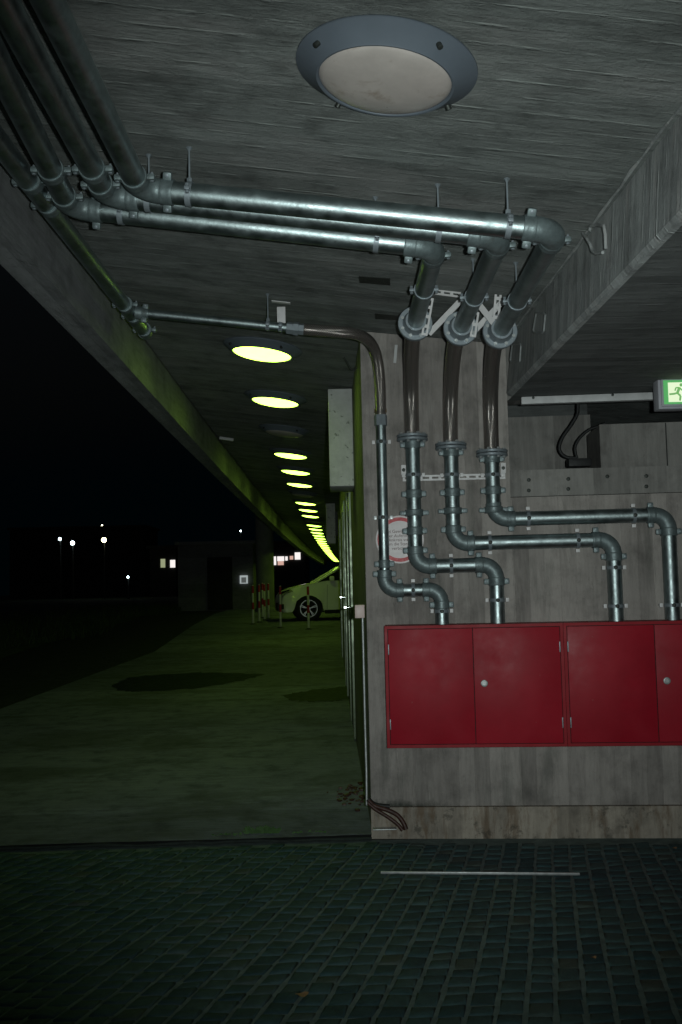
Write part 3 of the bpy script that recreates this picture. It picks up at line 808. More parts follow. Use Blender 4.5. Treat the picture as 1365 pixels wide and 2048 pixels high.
# ---- thin pipe D
RD = .029
root = thing('pipe_run', WP(uz(765, 985)[0], 0, .07), 'thinnest pipe, leaving the edge beam and bending down the wall left of the sign', 'pipe', pipe_grp)
Ta = on_ceil(65, 368, HP); Tb = on_ceil(245, 598, HP); dm = (Tb - Ta).normalized()
Tj = on_ceil(262, 624, HP); dm = (Tj - Ta).normalized(); Te = on_ceil(290, 664, HP)
s0 = Ta - dm * (Ta.y + 1.2) / dm.y
MB().cyl(s0, Te, .037, seg=26).build('pipe', 'galvanised_pipe', root)
UPV = Vector((0, 0, 1))
for pt in (on_ceil(66, 365, HP), on_ceil(106, 412, HP), on_ceil(252, 610, HP), on_ceil(268, 632, HP), on_ceil(287, 660, HP)):
    ring_cpl(root, Ta + dm * (pt - Ta).dot(dm), dm, .037, dm.cross(UPV))
MB().lathe(Te, dm, [(-.01, .040), (.02, .040), (.032, .03), (.033, .004)], 24).build('end_cap', 'pipe_fitting', root)
La = Tj; Lb = on_ceil(578, 656, HP); dl = (Lb - La).normalized()
MB().cyl(La + dl * .03, Lb, .0235, seg=22).build('pipe', 'galvanised_pipe', root)
ring_cpl(root, La + dl * .075, dl, .0235, dl.cross(Vector((0, 1, 0))))
MB().lathe(La + dl * .03, dl, [(0, .036), (.03, .034), (.04, .026), (.041, .02)], 20).build('tee_branch', 'pipe_fitting', root)
for hx in (537, 562):
    best = min((abs(((q := La.lerp(Lb, s_ / 300)) - CAM).dot(RT) / (q - CAM).dot(fwd) * FPX + CW / 2 - hx), s_) for s_ in range(301))[1]
    p = La.lerp(Lb, best / 300); hanger(root, p, dl, .0235, hx == 537)
mm = MB(); p = on_ceil(563, 632, .08); mm.box(p, (.045, .004, .10), bev=.001); mm.box(Vector((p.x, p.y, ceil_z(p.x) - .006)), (.10, .03, .004), CN.cross(Vector((0, 1, 0))).normalized() * -1, Vector((0, 1, 0)))
mm.build('hanger_bracket', 'white_plate', root)
mm = MB(); mm.lathe(Lb - dl * .01, dl, [(0, .024), (0, .031), (.03, .031), (.03, .027), (.034, .027), (.034, .035), (.062, .035), (.062, .026), (.066, .026), (.066, .030), (.095, .030), (.096, .02)], 6)
mm.build('union_nut', 'flange_steel', root)
hs = Lb + dl * .08; u = uz(765, 985, .07)[0]; he = WP(uz(762, 840, .07)[0], uz(762, 832, .07)[1], .07)
p1 = on_ceil(690, 668, HP + .02)
pth = bez(hs, hs + dl * .34, he + Vector((.01, -.12, .52)), he, 30)
pth[-1] = he
MB().tube(pth, .031, 20, uv=True).build('flexible_hose', 'braided_hose', root)
MB().lathe(he + UPV * .02, UPV * -1, [(-.025, .030), (-.02, .035), (.0, .035), (.0, .032)], 20).build('ferrule', 'brass', root)
MB().lathe(he, DOWN, [(-.005, .031), (-.005, .036), (.055, .036), (.055, .030)], 8).build('union_nut', 'flange_steel', root)
zh = uz(832, 1180, .07)[1]; u2 = uz(884, 1215, .07)[0]; ue = he; u = (he - W0 - WN * .07).dot(WT)
pts = [he + DOWN * .05, WP(u, zh, .07), WP(u2, zh, .07), WP(u2, cab_top - .03, .07)]
st, arcs = fillet(pts, .070)
MB().cyl(*st[0], RD, seg=24).build('pipe', 'galvanised_pipe', root)
MB().cyl(*st[1], .036, seg=24).build('pipe', 'galvanised_pipe', root)
MB().cyl(*st[2], .038, seg=24).build('pipe', 'galvanised_pipe', root)
for arc in arcs: elbow(root, arc, .037)
ring_cpl(root, WP(u, uz(768, 1128, .07)[1], .07), DOWN, RD, WT)
ring_cpl(root, WP(u, uz(768, 1148, .07)[1], .07), DOWN, .037, WT)
ring_cpl(root, st[1][0] + WT * .012, WT, .036, UPV); ring_cpl(root, st[1][1] - WT * .012, WT, .036, UPV)
ring_cpl(root, st[2][0] + DOWN * .015, DOWN, .038, WT)
wclamp(root, WP(u, uz(762, 884, .07)[1], .07), DOWN, RD, WN); wclamp(root, WP(u, uz(766, 1035, .07)[1], .07), DOWN, RD, WN, False)
wclamp(root, WP(uz(827, 1180, .07)[0], zh, .07), WT, .036, WN); wclamp(root, WP(u2, uz(885, 1222, .07)[1], .07), DOWN, .038, WN)

# ---- perforated support brackets by the flanges
def perf(mm, a, b_, w_, slots=True, nrm=None):
    a = Vector(a); b_ = Vector(b_); d = b_ - a; X = d.normalized(); nrm = nrm or Vector((0, -1, .2)); Y = nrm.cross(X).normalized(); Z = X.cross(Y)
    L_ = d.length; th = .004
    if not slots: mm.box((a + b_) / 2, (L_, w_, th), X, Y, Z); return
    for s_ in (-1, 1): mm.box((a + b_) / 2 + Y * (s_ * w_ * .34), (L_, w_ * .32, th), X, Y, Z)
    n = max(2, round(L_ / .05)); st_ = L_ / n
    for i in range(n + 1):
        wd = .016 if 0 < i < n else .012
        off = -L_ / 2 + i * st_ + (wd / 2 if i == 0 else -wd / 2 if i == n else 0)
        mm.box((a + b_) / 2 + X * off, (wd, w_ * .36, th - .0006), X, Y, Z)
bk = thing('pipe_support', at_y(925, 620, 4.72), 'pale slotted steel bracing between the three pipe flanges under the ceiling', 'bracket')
Y0 = 4.72
B = [((867, 583), (922, 590), .030, 1, Y0 + .0), ((862, 596), (849, 671), .030, 1, Y0 - .02), ((858, 668), (925, 598), .028, 0, Y0 + .03),
     ((910, 569), (940, 573), .030, 1, Y0 + .08), ((972, 575), (1004, 580), .034, 0, Y0 - .02), ((998, 578), (991, 654), .034, 1, Y0 - .024),
     ((956, 606), (992, 652), .030, 0, Y0 - .03), ((942, 670), (1012, 596), .028, 0, Y0 + .03), ((953, 624), (946, 674), .030, 1, Y0 - .01),
     ((962, 588), (1012, 592), .026, 1, Y0 + .05)]
for a, b_, w_, sl, y in B:
    mm = MB(); perf(mm, at_y(*a, y), at_y(*b_, y), w_, bool(sl)); mm.build('slotted_bar', 'white_plate', bk)
    if not sl:
        c = at_y((a[0] + b_[0]) / 2 + 8, (a[1] + b_[1]) / 2 - 8, y - .004)
mm = MB(); mm.cyl(at_y(912, 578, Y0 + .1), Vector((at_y(912, 578, Y0 + .1).x, Y0 + .1, ceil_z(.5))), .006, seg=8); mm.build('threaded_rod', 'dark_iron', bk); mm = MB(); mm.cyl(at_y(990, 580, Y0), Vector((at_y(990, 580, Y0).x, Y0, ceil_z(.75))), .006, seg=8)
mm.build('threaded_rod', 'dark_iron', bk)
# slotted rail fixed to the wall behind the pipes
rl = thing('mounting_rail', on_wall(905, 955, .02), 'pale slotted rail screwed to the wall behind the three big pipes', 'rail')
mm = MB(); a = on_wall(806, 957, .03); b_ = on_wall(1011, 952, .03); perf(mm, a, b_, .032, True, WN); mm.build('rail', 'white_plate', rl)
for px, y0, y1 in ((808, 930, 950), (1007, 926, 946)):
    mm = MB(); perf(mm, on_wall(px, y0, .032), on_wall(px, y1, .032), .028, False, WN)
    c = on_wall(px, (y0 + y1) / 2, .034); mm.build('end_plate', 'white_plate', rl)
    mm = MB(); mm.lathe(on_wall(px, y0 + 10, .034), WN, [(0, .011), (.006, .011), (.007, .006)], 6); mm.build('nut', 'dark_iron', rl)

# ================================================================== ROUND SIGN
sc_ = on_wall(800, 1079, .006); srad = .5 * (on_wall(848, 1079, .006) - on_wall(752, 1079, .006)).length
sg = thing('round_sign', sc_, 'round red-bordered white warning sign half hidden behind two pipes', 'sign')
MB().lathe(sc_ - WN * .004, WN, [(0, srad), (.004, srad), (.0045, srad - .002)], 56).build('plate', 'sign_white', sg)
mm = MB(); mm.lathe(sc_ - WN * .004, WN, [(.002, srad * .93), (.0062, srad * .93), (.0062, srad * .78), (.002, srad * .78)], 56); mm.build('border', 'sign_red', sg)
for i, tx in enumerate(["Bei Gewitter ist", "der Aufenthalt", "im Umkreis von 3 m", "um die Station", "verboten"]):
    cu = bpy.data.curves.new('lettering', 'FONT'); cu.body = tx; cu.size = .025; cu.align_x = 'CENTER'; cu.extrude = .0003
    tmp = bpy.data.objects.new('lettering', cu); COL.objects.link(tmp)
    dg = bpy.context.evaluated_depsgraph_get(); me = bpy.data.meshes.new_from_object(tmp.evaluated_get(dg))
    bpy.data.objects.remove(tmp)
    me.materials.clear(); me.materials.append(MATS['sign_text'])
    o = bpy.data.objects.new('lettering', me); COL.objects.link(o); o.parent = sg
    zc_ = uz(800, (1063.5, 1072.3, 1080.5, 1088.7, 1097.3)[i] + 2, .006)[1]
    loc = WP((sc_ - W0).dot(WT), zc_, .0085) - world_loc(sg)
    o.matrix_local = Matrix(((WT.x, 0, WN.x, loc.x), (WT.y, 0, WN.y, loc.y), (0, 1, 0, loc.z), (0, 0, 0, 1)))

# ================================================================== RED CABINETS
CD = .20
u0, _ = uz(772, 1370, CD); u1, _ = uz(1131, 1370, CD); zt_ = uz(950, 1249, CD)[1]; zb_ = uz(955, 1494, CD)[1]
cwid = u1 - u0
def cab(ua, label, lockx):
    root = thing('hydrant_cabinet', WP(ua + cwid / 2, zb_, CD / 2), label, 'cabinet', 'red cabinets on the wall')
    ub = ua + cwid - .002
    mm = MB(); mm.prism([WP(ua, zb_, CD), WP(ub, zb_, CD), WP(ub, zt_, CD), WP(ua, zt_, CD)], -WN * (CD - .001))
    mm.build('body', 'cabinet_red_trim', root, smooth=False)
    fw = .016; e = .010
    # raised outer rim
    mm = MB()
    for (a, b_, c, d) in ((ua, ub, zt_ - fw, zt_), (ua, ub, zb_, zb_ + fw), (ua, ua + fw, zb_ + fw, zt_ - fw), (ub - fw, ub, zb_ + fw, zt_ - fw)):
        c0_ = WP((a + b_) / 2, (c + d) / 2, CD + e / 2 + .0005); mm.box(c0_, (b_ - a, d - c, e), WT, Vector((0, 0, 1)), WN)
    mm.build('frame', 'cabinet_red_trim', root, smooth=False)
    iu0, iu1, iz0, iz1 = ua + fw, ub - fw, zb_ + fw, zt_ - fw
    MB().box(WP((iu0 + iu1) / 2, (iz0 + iz1) / 2, CD + .0015), (iu1 - iu0, iz1 - iz0, .001), WT, Vector((0, 0, 1)), WN).build('gap_backing', 'black_gap', root, smooth=False)  # black sheet behind the doors paints the shade seen in their gaps
    um = (iu0 + iu1) / 2 - .003; gp = .0035
    for k, (a, b_) in enumerate(((iu0 + gp, um - gp / 2), (um + gp / 2, iu1 - gp))):
        dd = MB().box(WP((a + b_) / 2, (iz0 + iz1) / 2, CD + .007 + k * .002), (b_ - a, iz1 - iz0 - 2 * gp, .009), WT, Vector((0, 0, 1)), WN, bev=.0015).build('door', 'cabinet_red', root)
        hu = a + .001 if k == 0 else b_ - .001
        for zz in (iz0 + .11, iz1 - .11):
            MB().box(WP(hu, zz, CD + .013), (.006, .055, .007), WT, Vector((0, 0, 1)), WN, bev=.001).build('hinge', 'flange_steel', dd)
        if k == 1:
            p = WP(a + .052, (iz0 + iz1) / 2 + .012, CD + .0132)
            MB().lathe(p, WN, [(0, .019), (.004, .019), (.006, .016), (.006, .012), (.004, .010), (.004, .002)], 24).build('lock', 'bright_zinc', dd)
    return root
cab(u0, 'left red steel hydrant cabinet with two doors and a bright round lock', 0)
cab(u0 + cwid, 'right red steel hydrant cabinet cut off by the photo edge', 0)

# ================================================================== SMALL THINGS ON THE WALL
mm = MB(); a = on_wall(793, 690, .006); b_ = on_wall(790, 726, .006); mm.bar(a, b_, .016, .008, WN); o = mm.build('cable_clip', 'box_grey')
tag(o, 'small pale strip clip high on the wall left of the left big hose', 'clip')
# socket and conduit round the corner
p0 = at_y(710, 1210, 5.76); p1 = at_y(730, 1236, 5.76)
sk = thing('junction_box', ((p0.x + p1.x) / 2, 5.8, p1.z), 'small pinkish-white junction box beside the wall corner', 'junction box')
MB().box(((p0.x + p1.x) / 2, 5.79, (p0.z + p1.z) / 2), (p1.x - p0.x, .06, p0.z - p1.z), bev=.004).build('case', 'socket_plastic', sk)
MB().box(((p0.x + p1.x) / 2, 5.758, (p0.z + p1.z) / 2), (p1.x - p0.x - .01, .005, p0.z - p1.z - .01), bev=.002).build('lid', 'socket_plastic', sk)
mm = MB(); xq = p1.x - .012
mm.tube([Vector((xq, 5.78, p1.z + .001)), Vector((xq, 5.78, .55)), Vector((xq + .001, 5.76, .35)), Vector((xq - .002, 5.74, .16))], .0075, 12)
cdt = mm.build('conduit', 'bright_zinc'); tag(cdt, 'thin shiny conduit running down the corner from the pinkish box', 'conduit')
# hose ends by the plinth
hb = thing('hose_bundle', on_wall(775, 1640, .06), 'dark red-black hoses sagging from the wall corner over the plinth', 'hose')
def ptube(pts, r, name, mat, par):
    P = [Vector(p) for p in pts]; out = []
    n = len(P)
    for i in range(n - 1):
        a = P[max(0, i - 1)]; b_ = P[i]; c = P[i + 1]; d = P[min(n - 1, i + 2)]
        for k in range(6):
            t = k / 6; out.append(.5 * ((2 * b_) + (c - a) * t + (2 * a - 5 * b_ + 4 * c - d) * t * t + (3 * b_ - a - 3 * c + d) * t ** 3))
    out.append(P[-1]); return MB().tube(out, r, 10).build(name, mat, par)
ptube([on_wall(738, 1601, .05), on_wall(750, 1612, .06), on_wall(775, 1620, .07), on_wall(795, 1630, .08), on_wall(807, 1645, .09), on_wall(813, 1659, .10)], .0125, 'hose', 'rust_hose', hb)
ptube([on_wall(737, 1606, .07), on_wall(752, 1619, .08), on_wall(775, 1633, .09), on_wall(795, 1648, .10), on_wall(806, 1661, .11)], .010, 'hose', 'rust_hose', hb)
ptube([on_wall(737, 1598, .045), on_wall(748, 1608, .05), on_wall(765, 1612, .05), on_wall(780, 1613, .05)], .013, 'hose', 'rubber_black', hb)
mm = MB(); mm.box(on_wall(770, 1659, .06) + Vector((0, 0, .004)), (.13, .05, .006), bev=.002); o = mm.build('metal_plate', 'bright_zinc'); tag(o, 'small shiny metal plate lying at the foot of the plinth corner', 'plate')
# steel strip between the cobbles
a = on_ground(762, 1745, .014); b_ = on_ground(1160, 1748, .014)
mm = MB(); mm.bar(a, b_, .010, .012, Vector((0, 0, 1)), .002); o = mm.build('steel_strip', 'bright_zinc'); tag(o, 'long thin steel strip set into the cobbles before the wall', 'metal strip')
for (px, py, s_, lb) in ((604, 1990, .022, 'pale brown fallen leaf on the lower cobbles left of centre'), (1349, 1697, .014, 'small brown leaf on the cobbles near the plinth at the right edge'), (1188, 1916, .010, 'tiny orange-brown leaf on the lower right cobbles')):
    p = on_ground(px, py, .018); mm = MB(); pts = []
    for k in range(12):
        a_ = k / 12 * 6.283; rr = s_ * (1 + .25 * math.sin(3 * a_)); pts.append((p.x + math.cos(a_) * rr, p.y + math.sin(a_) * rr * .8, p.z + .003 * math.sin(2 * a_) + .003))
    mm.add([(p.x, p.y, p.z)] + pts, [(0, k + 1, (k + 1) % 12 + 1) for k in range(12)]); o = mm.build('fallen_leaf', 'dead_leaf'); tag(o, lb, 'leaf', 'fallen leaves')
def weed(px, py, n, hgt, label):
    p = on_ground(px, py, .0); mm = MB()
    for _ in range(n):
        a_ = random.uniform(0, 6.28); x = p.x + random.uniform(-.09, .09); y = p.y + random.uniform(-.015, .015); h = random.uniform(.3, 1) * hgt
        dx, dy = math.cos(a_) * h * .8, math.sin(a_) * h * .5; w_ = .005
        z = p.z
        mm.add([(x - w_, y, z), (x + w_, y, z), (x + dx * .6 + w_ * 1.6, y + dy * .6, z + h * .7), (x + dx, y + dy, z + h), (x + dx * .6 - w_ * 1.6, y + dy * .6, z + h * .7)], [(0, 1, 2, 3, 4)])
    o = mm.build('weed', 'weed_green', smooth=False); tag(o, label, 'plant', 'weeds in the kerb joint')
weed(525, 1668, 90, .045, 'largest green weed tuft in the joint between pavement and cobbles')
weed(455, 1672, 18, .02, 'tiny weed tuft left of the larger green tuft')
weed(618, 1667, 20, .02, 'small dark weed tuft right of the larger green tuft')
# dark clods by the wall corner
def clod(px, py, n, spread, label):
    p = on_ground(px, py, .0); mm = MB()
    for _ in range(n):
        c = p + Vector((random.gauss(0, spread * .4), random.gauss(0, spread), .01)); c.x = min(c.x, sx(c.y) - .02); c.z = gz(c.y) + .007; s_ = random.uniform(.006, .02)
        mm.box(c, (s_ * 1.6, s_ * 1.3, s_), bev=s_ * .3, X=Vector((math.cos(_), math.sin(_), 0)), Y=Vector((-math.sin(_), math.cos(_), 0)))
    o = mm.build('dirt_debris', 'rust_hose'); tag(o, label, None, kind='stuff')
clod(712, 1592, 60, .16, 'dark dirt crumbs on the pavement by the wall corner')

# ---- ceiling bits
for (c4, lb) in (([(718, 553), (781, 557), (781, 571), (719, 566)], 'upper dark patch standing for a shaded ceiling recess left of the left big pipe'), ([(750, 627), (796, 631), (796, 641), (751, 638)], 'lower dark patch standing for a shaded ceiling recess just above the pilaster')):
    mm = MB(); P = [on_ceil(x, y, .004) for x, y in c4]; mm.prism(P, (0, 0, .0035)); o = mm.build('dark_recess_patch', 'dark_iron', smooth=False)  # flat dark piece painted in for the shade of a small ceiling recess
    q = MB()
    tag(o, lb, 'plate', 'dark recess patches in the ceiling')
mm = MB(); mm.bar(on_ceil(439, 876, .02), on_ceil(467, 880, .02), .05, .03, Vector((0, 0, 1)), .004); o = mm.build('ceiling_bracket', 'box_grey'); tag(o, 'short pale bar on the ceiling near the edge beam', 'bracket')
FB0 = Vector((bx(0), 0, 0)); FBN = Vector((-1, -.019, 0)).normalized()
def on_face(px, py, off=.008): return onplane(px, py, FB0 + FBN * off, FBN)
def wire(pxs, r, mat, fn, label, cat, name='wire_loop', grp=None, closed=False):
    P = [fn(x, y) for x, y in pxs]
    if closed: P = P + [P[0]]
    out = []
    for i in range(len(P) - 1): out += [P[i].lerp(P[i + 1], k / 4) for k in range(4)]
    out.append(P[-1]); o = MB().tube(out, r, 8).build(name, mat); tag(o, label, cat, grp); return o
wire([(1073, 626), (1088, 626), (1091, 630), (1088, 662), (1085, 666), (1069, 665), (1067, 660)], .005, 'bright_zinc', on_face, 'upper rectangular wire loop on the beam face, beside the right flange', 'wire loop', 'wire_loop', 'wire loops on the beam face', True)
wire([(1025, 689), (1041, 688), (1042, 692), (1040, 722), (1037, 726), (1023, 725), (1021, 720)], .005, 'bright_zinc', on_face, 'lower rectangular wire loop on the beam face, beside the right hose', 'wire loop', 'wire_loop', 'wire loops on the beam face', True)
hk = [(1166, 467), (1174, 477), (1181, 489), (1185, 502), (1191, 507), (1206, 505)]
wire(hk, .006, 'beam_concrete', lambda x, y: on_face(x, y, .02), 'lower bent iron hook on the beam face right of the last elbow', 'hook', 'iron_hook', 'iron hooks on the beam face')
wire([(1180, 461), (1181, 452), (1196, 450), (1208, 452), (1211, 470), (1212, 498)], .006, 'beam_concrete', lambda x, y: on_face(x, y, .02), 'upper bent iron hook on the beam face right of the last elbow', 'hook', 'iron_hook', 'iron hooks on the beam face')
wire([(698, 709), (699, 702), (714, 703), (715, 733), (709, 740), (702, 739), (695, 726), (688, 715)], .006, 'dark_iron', lambda x, y: at_y(x, y, 6.3), 'dark bent iron hook hanging beside the corner above the wall box', 'hook', 'iron_hook')
# cable trunking
zt2 = zs
a = WP(uz(1042, 782, .06)[0], zs - .024, .06); b_ = WP(3.6, zs - .024, .06)
tr = thing('cable_trunking', a, 'long pale cable trunking under the soffit above the dark recess', 'trunking')
MB().bar(a, b_, .05, .040, Vector((0, 0, 1)), .002).build('channel', 'box_grey', tr)
for px in (1065, 1223):
    p = WP(uz(px, 778, .06)[0], zs - .012, .088); MB().lathe(p, WN, [(0, .008), (.004, .008), (.005, .004)], 8).build('screw', 'dark_iron', tr)
# exit sign
eY = 5.12
pa = at_y(1322, 757, eY); pb = at_y(1365, 812, eY)
ex_w = .30; zc_ = (pa.z + pb.z) / 2; ex_h = pa.z - pb.z
cx = pa.x + ex_w / 2
ex = thing('exit_sign', (cx, eY, pb.z), 'lit green and white running-man exit sign at the right edge under the soffit', 'exit sign')
MB().box((cx - .0, eY + .05, zc_ - .003), (ex_w + .028, .085, ex_h + .018), bev=.004).build('case', 'exit_case', ex)
MB().box((cx, eY + .004, zc_), (ex_w, .012, ex_h), bev=.003).build('rim', 'exit_case', ex)
MB().box((cx, eY - .003, zc_), (ex_w - .022, .004, ex_h - .022)).build('green_panel', 'exit_green', ex, smooth=False)
wl = pa.x + .034; wh = ex_h - .045
MB().box((wl + .065, eY - .0055, zc_ - .001), (.13, .002, wh)).build('white_panel', 'exit_white', ex, smooth=False)
MB().box((wl + .19, eY - .0055, zc_), (.075, .002, .016)).build('arrow_shaft', 'exit_white', ex, smooth=False)
mm = MB(); mm.prism([Vector((wl + .215, eY - .0065, zc_ + .03)), Vector((wl + .245, eY - .0065, zc_)), Vector((wl + .215, eY - .0065, zc_ - .03))], (0, .001, 0)); mm.build('arrow_head', 'exit_white', ex, smooth=False)
mm = MB(); fy = eY - .008
def S(x0_, z0_, x1_, z1_, w_=.010): mm.bar(Vector((wl + x0_, fy, zc_ + z0_)), Vector((wl + x1_, fy, zc_ + z1_)), w_, .002, Vector((0, -1, 0)))
S(.058, .022, .046, -.006, .014); S(.046, -.006, .030, -.010); S(.030, -.010, .004, -.012); S(.046, -.006, .062, -.022); S(.062, -.022, .058, -.046)
S(.058, .022, .040, .022, .007); S(.040, .022, .034, .006, .007); S(.058, .022, .074, .006, .007); S(.074, .006, .086, .010, .007)
mm.lathe(Vector((wl + .068, fy + .001, zc_ + .036)), (0, -1, 0), [(0, .009), (.002, .009)], 14)
mm.build('running_figure', 'exit_line', ex, smooth=False)
MB().box((cx + .02, eY + .04, zs - .014), (.08, .05, .026), bev=.004).build('mount', 'exit_case', ex)
# black cables in the recess
cab1 = [(1205, 788), (1187, 791), (1166, 794), (1157, 806), (1155, 828), (1142, 851), (1126, 874), (1119, 894), (1124, 908), (1136, 915), (1152, 916)]
P = [on_wall(x, y, -.45 if i > 1 else -.6) for i, (x, y) in enumerate(cab1)]
o = ptube(P, .011, 'cable', 'rubber_black', None); tag(o, 'longer black cable looping down the left of the recess', 'cable', 'black cables in the recess')
P = [on_wall(x, y, -.45) for x, y in [(1212, 846), (1196, 853), (1178, 860), (1160, 876), (1151, 893), (1152, 908), (1155, 917)]]
o = ptube(P, .009, 'cable', 'rubber_black', None); tag(o, 'shorter black cable curving beside the concrete block in the recess', 'cable', 'black cables in the recess')
p = on_wall(1158, 926, -.45); MB_ = MB().box(p, (.14, .08, .05), bev=.01); o = MB_.build('cable_gland', 'rubber_black'); tag(o, 'black cable entry fitting on the ledge where both cables end', 'fitting')

# ================================================================== BOLLARDS
bl = None
bdat = [(507, 1249, 'leftmost red and white bollard of the group, before the dark block'), (519.5, 1245, 'second bollard from the left, just behind the leftmost one'),
        (526, 1236, 'far bollard overlapped by another, left of the round column'), (530, 1241, 'bollard in front of the overlapped pair left of the column'),
        (538, 1238, 'bollard standing right in front of the round column'), (562, 1256, 'bollard before the nose of the pale car'), (618, 1259, 'bollard in front of the front wheel of the pale car')]
for px, py, lb in bdat:
    p = on_ground(px, py); p.z = gz(p.y) + .005
    if bl is None:
        bl = thing('bollard', p, lb, 'bollard', 'red and white bollards by the car'); r = .027
        zz = [0, .42, .60, .82, 1.0]
        MB().lathe((0, 0, .012), (0, 0, 1), [(0, r), (.98, r), (.995, r * .6)], 16).build('post', 'bollard_white', bl, local=True)
        MB().lathe((0, 0, 0), (0, 0, 1), [(0, .085), (.01, .085), (.014, .06), (.03, .034)], 20).build('base_plate', 'dark_iron', bl, local=True)
        for z0, z1 in ((.38, .56), (.80, .99)):
            MB().lathe((0, 0, z0), (0, 0, 1), [(0, r), (0, r + .0015), (z1 - z0, r + .0015), (z1 - z0, r)], 16).build('red_band', 'bollard_red', bl, local=True)
    else: dup(bl, p, lb)

# ================================================================== CARS
def car(loc, rz, paint, label):
    root = thing('parked_car', loc, label, 'car', 'parked cars', (0, 0, rz))
    s0_ = -.83          # nose so that the front wheel sits at the origin
    def arch(cx_, r_, n=12): return [(cx_ + r_ * math.cos(math.pi - math.pi * k / n), .33 + r_ * math.sin(math.pi * k / n)) for k in range(n + 1)]
    low = [(.06, .24), (.0, .30), (.0, .50), (.03, .66), (.12, .78), (.34, .88), (.65, .955), (1.05, 1.03), (1.30, 1.07), (2.4, 1.09), (3.4, 1.12), (4.15, 1.12), (4.34, .95), (4.38, .6), (4.32, .30), (3.95, .26)]
    low += [(x, z) for x, z in arch(3.46, .375)][::-1] + [(3.0, .25), (1.28, .25)] + [(x, z) for x, z in arch(.83, .385)][::-1] + [(.40, .26)]
    bm = bmesh.new()
    secs = [(-.90, .06, -.03), (-.86, .012, -.01), (-.60, 0, 0), (0, -.03, .012), (.60, 0, 0), (.86, .012, -.01), (.90, .06, -.03)]
    rows_ = []
    for (yy_, ins, dz) in secs:
        rw = []
        for (x, z) in low:
            xx = x + (ins if x < .4 else -ins if x > 4.1 else 0) + (abs(yy_) ** 3 * .18 if x < .2 else 0); z2 = z + (dz if z > .6 else 0)
            yv = yy_
            if abs(yy_) == .9 and z > .9: yv = yy_ * .94
            rw.append(bm.verts.new((xx + s0_, yv, z2)))
        rows_.append(rw)
    n = len(low)
    for a in range(len(secs) - 1):
        for i in range(n):
            j = (i + 1) % n; bm.faces.new((rows_[a][i], rows_[a][j], rows_[a + 1][j], rows_[a + 1][i]))
    for rw in (rows_[0], rows_[-1]):
        f = bm.faces.new(rw); 
    bmesh.ops.triangulate(bm, faces=[f for f in bm.faces if len(f.verts) > 4])
    mm = MB(); bm.verts.index_update(); mm.add([v.co.copy() for v in bm.verts], [[v.index for v in f.verts] for f in bm.faces]); bm.free()
    mm.build('body', paint, root, local=True, angle=35)
    # roof and pillars over dark glass
    gh = [(1.02, 1.02), (1.75, 1.46), (2.0, 1.53), (2.6, 1.565), (3.4, 1.53), (3.9, 1.42), (4.2, 1.10)]
    mm = MB(); n0 = 0
    vs = []
    for yv, k in ((-.80, 0), (-.66, 1), (.66, 1), (.80, 0)):
        for x, z in gh: vs.append((x + s0_ + (.0 if k else 0), (yv if z < 1.2 else yv * .84 if k == 0 else yv * .9), z - (.03 if k == 0 and z > 1.2 else 0) - .006))
    G = len(gh); fs = [(r_ * G + i, r_ * G + i + 1, (r_ + 1) * G + i + 1, (r_ + 1) * G + i) for r_ in range(3) for i in range(G - 1)] + [tuple(range(G)), tuple(3 * G + i for i in range(G))]
    mm.add(vs, fs); mm.build('windows', 'car_glass', root, local=True, angle=30)
    mm = MB()
    for s_ in (-1, 1):
        P = [Vector((x + s0_, s_ * (.80 if z < 1.2 else .672), z - (.03 if z > 1.2 else 0))) for x, z in gh]
        mm.tube(P, .030, 8)
        for x0_, x1_ in ((2.25, 2.30), (3.25, 3.35)):
            mm.tube([Vector((x0_ + s0_, s_ * .81, 1.08)), Vector((x1_ + s0_, s_ * .675, 1.50))], .026, 8)
    vs = []
    top = [g_ for g_ in gh if g_[1] > 1.4]
    for yv in (-.64, 0, .64):
        for x, z in top: vs.append((x + s0_, yv, z + (.012 if yv == 0 else .0)))
    G = len(top); mm.add(vs, [(r_ * G + i, r_ * G + i + 1, (r_ + 1) * G + i + 1, (r_ + 1) * G + i) for r_ in range(2) for i in range(G - 1)])
    mm.build('roof', paint, root, local=True, angle=50)
    for wx in (.83, 3.46):
        for s_ in (-1, 1):
            w_ = MB(); w_.lathe((wx + s0_, s_ * .90, .335), (0, -s_, 0), [(.06, .20), (0, .235), (0, .31), (.02, .335), (.20, .335), (.22, .31), (.22, .1)], 28)
            wo_ = w_.build('wheel', 'tyre', root, local=True)
            rm = MB(); c = Vector((wx + s0_, s_ * .905, .335))
            rm.lathe(c, (0, -s_, 0), [(-.002, .235), (-.002, .218), (.03, .205), (.05, .19)], 28, caps=False)
            rm.lathe(c, (0, -s_, 0), [(.0, .001), (.0, .045), (.03, .05)], 14)
            for k in range(5):
                for dd in (-.10, .10):
                    a_ = 2 * math.pi * k / 5 + .3; rm.bar(c + Vector((math.cos(a_) * .03, -s_ * .012, math.sin(a_) * .03)), c + Vector((math.cos(a_ + dd) * .215, -s_ * .012, math.sin(a_ + dd) * .215)), .018, .018, Vector((0, 1, 0)))
            rm.build('rim', 'alloy', wo_, local=True)
            fd = MB(); fd.lathe((wx + s0_, s_ * .70, .335), (0, s_, 0), [(0, .36), (.10, .372), (.10, .1)], 24); fd.build('wheel_arch', 'tyre', root, local=True)
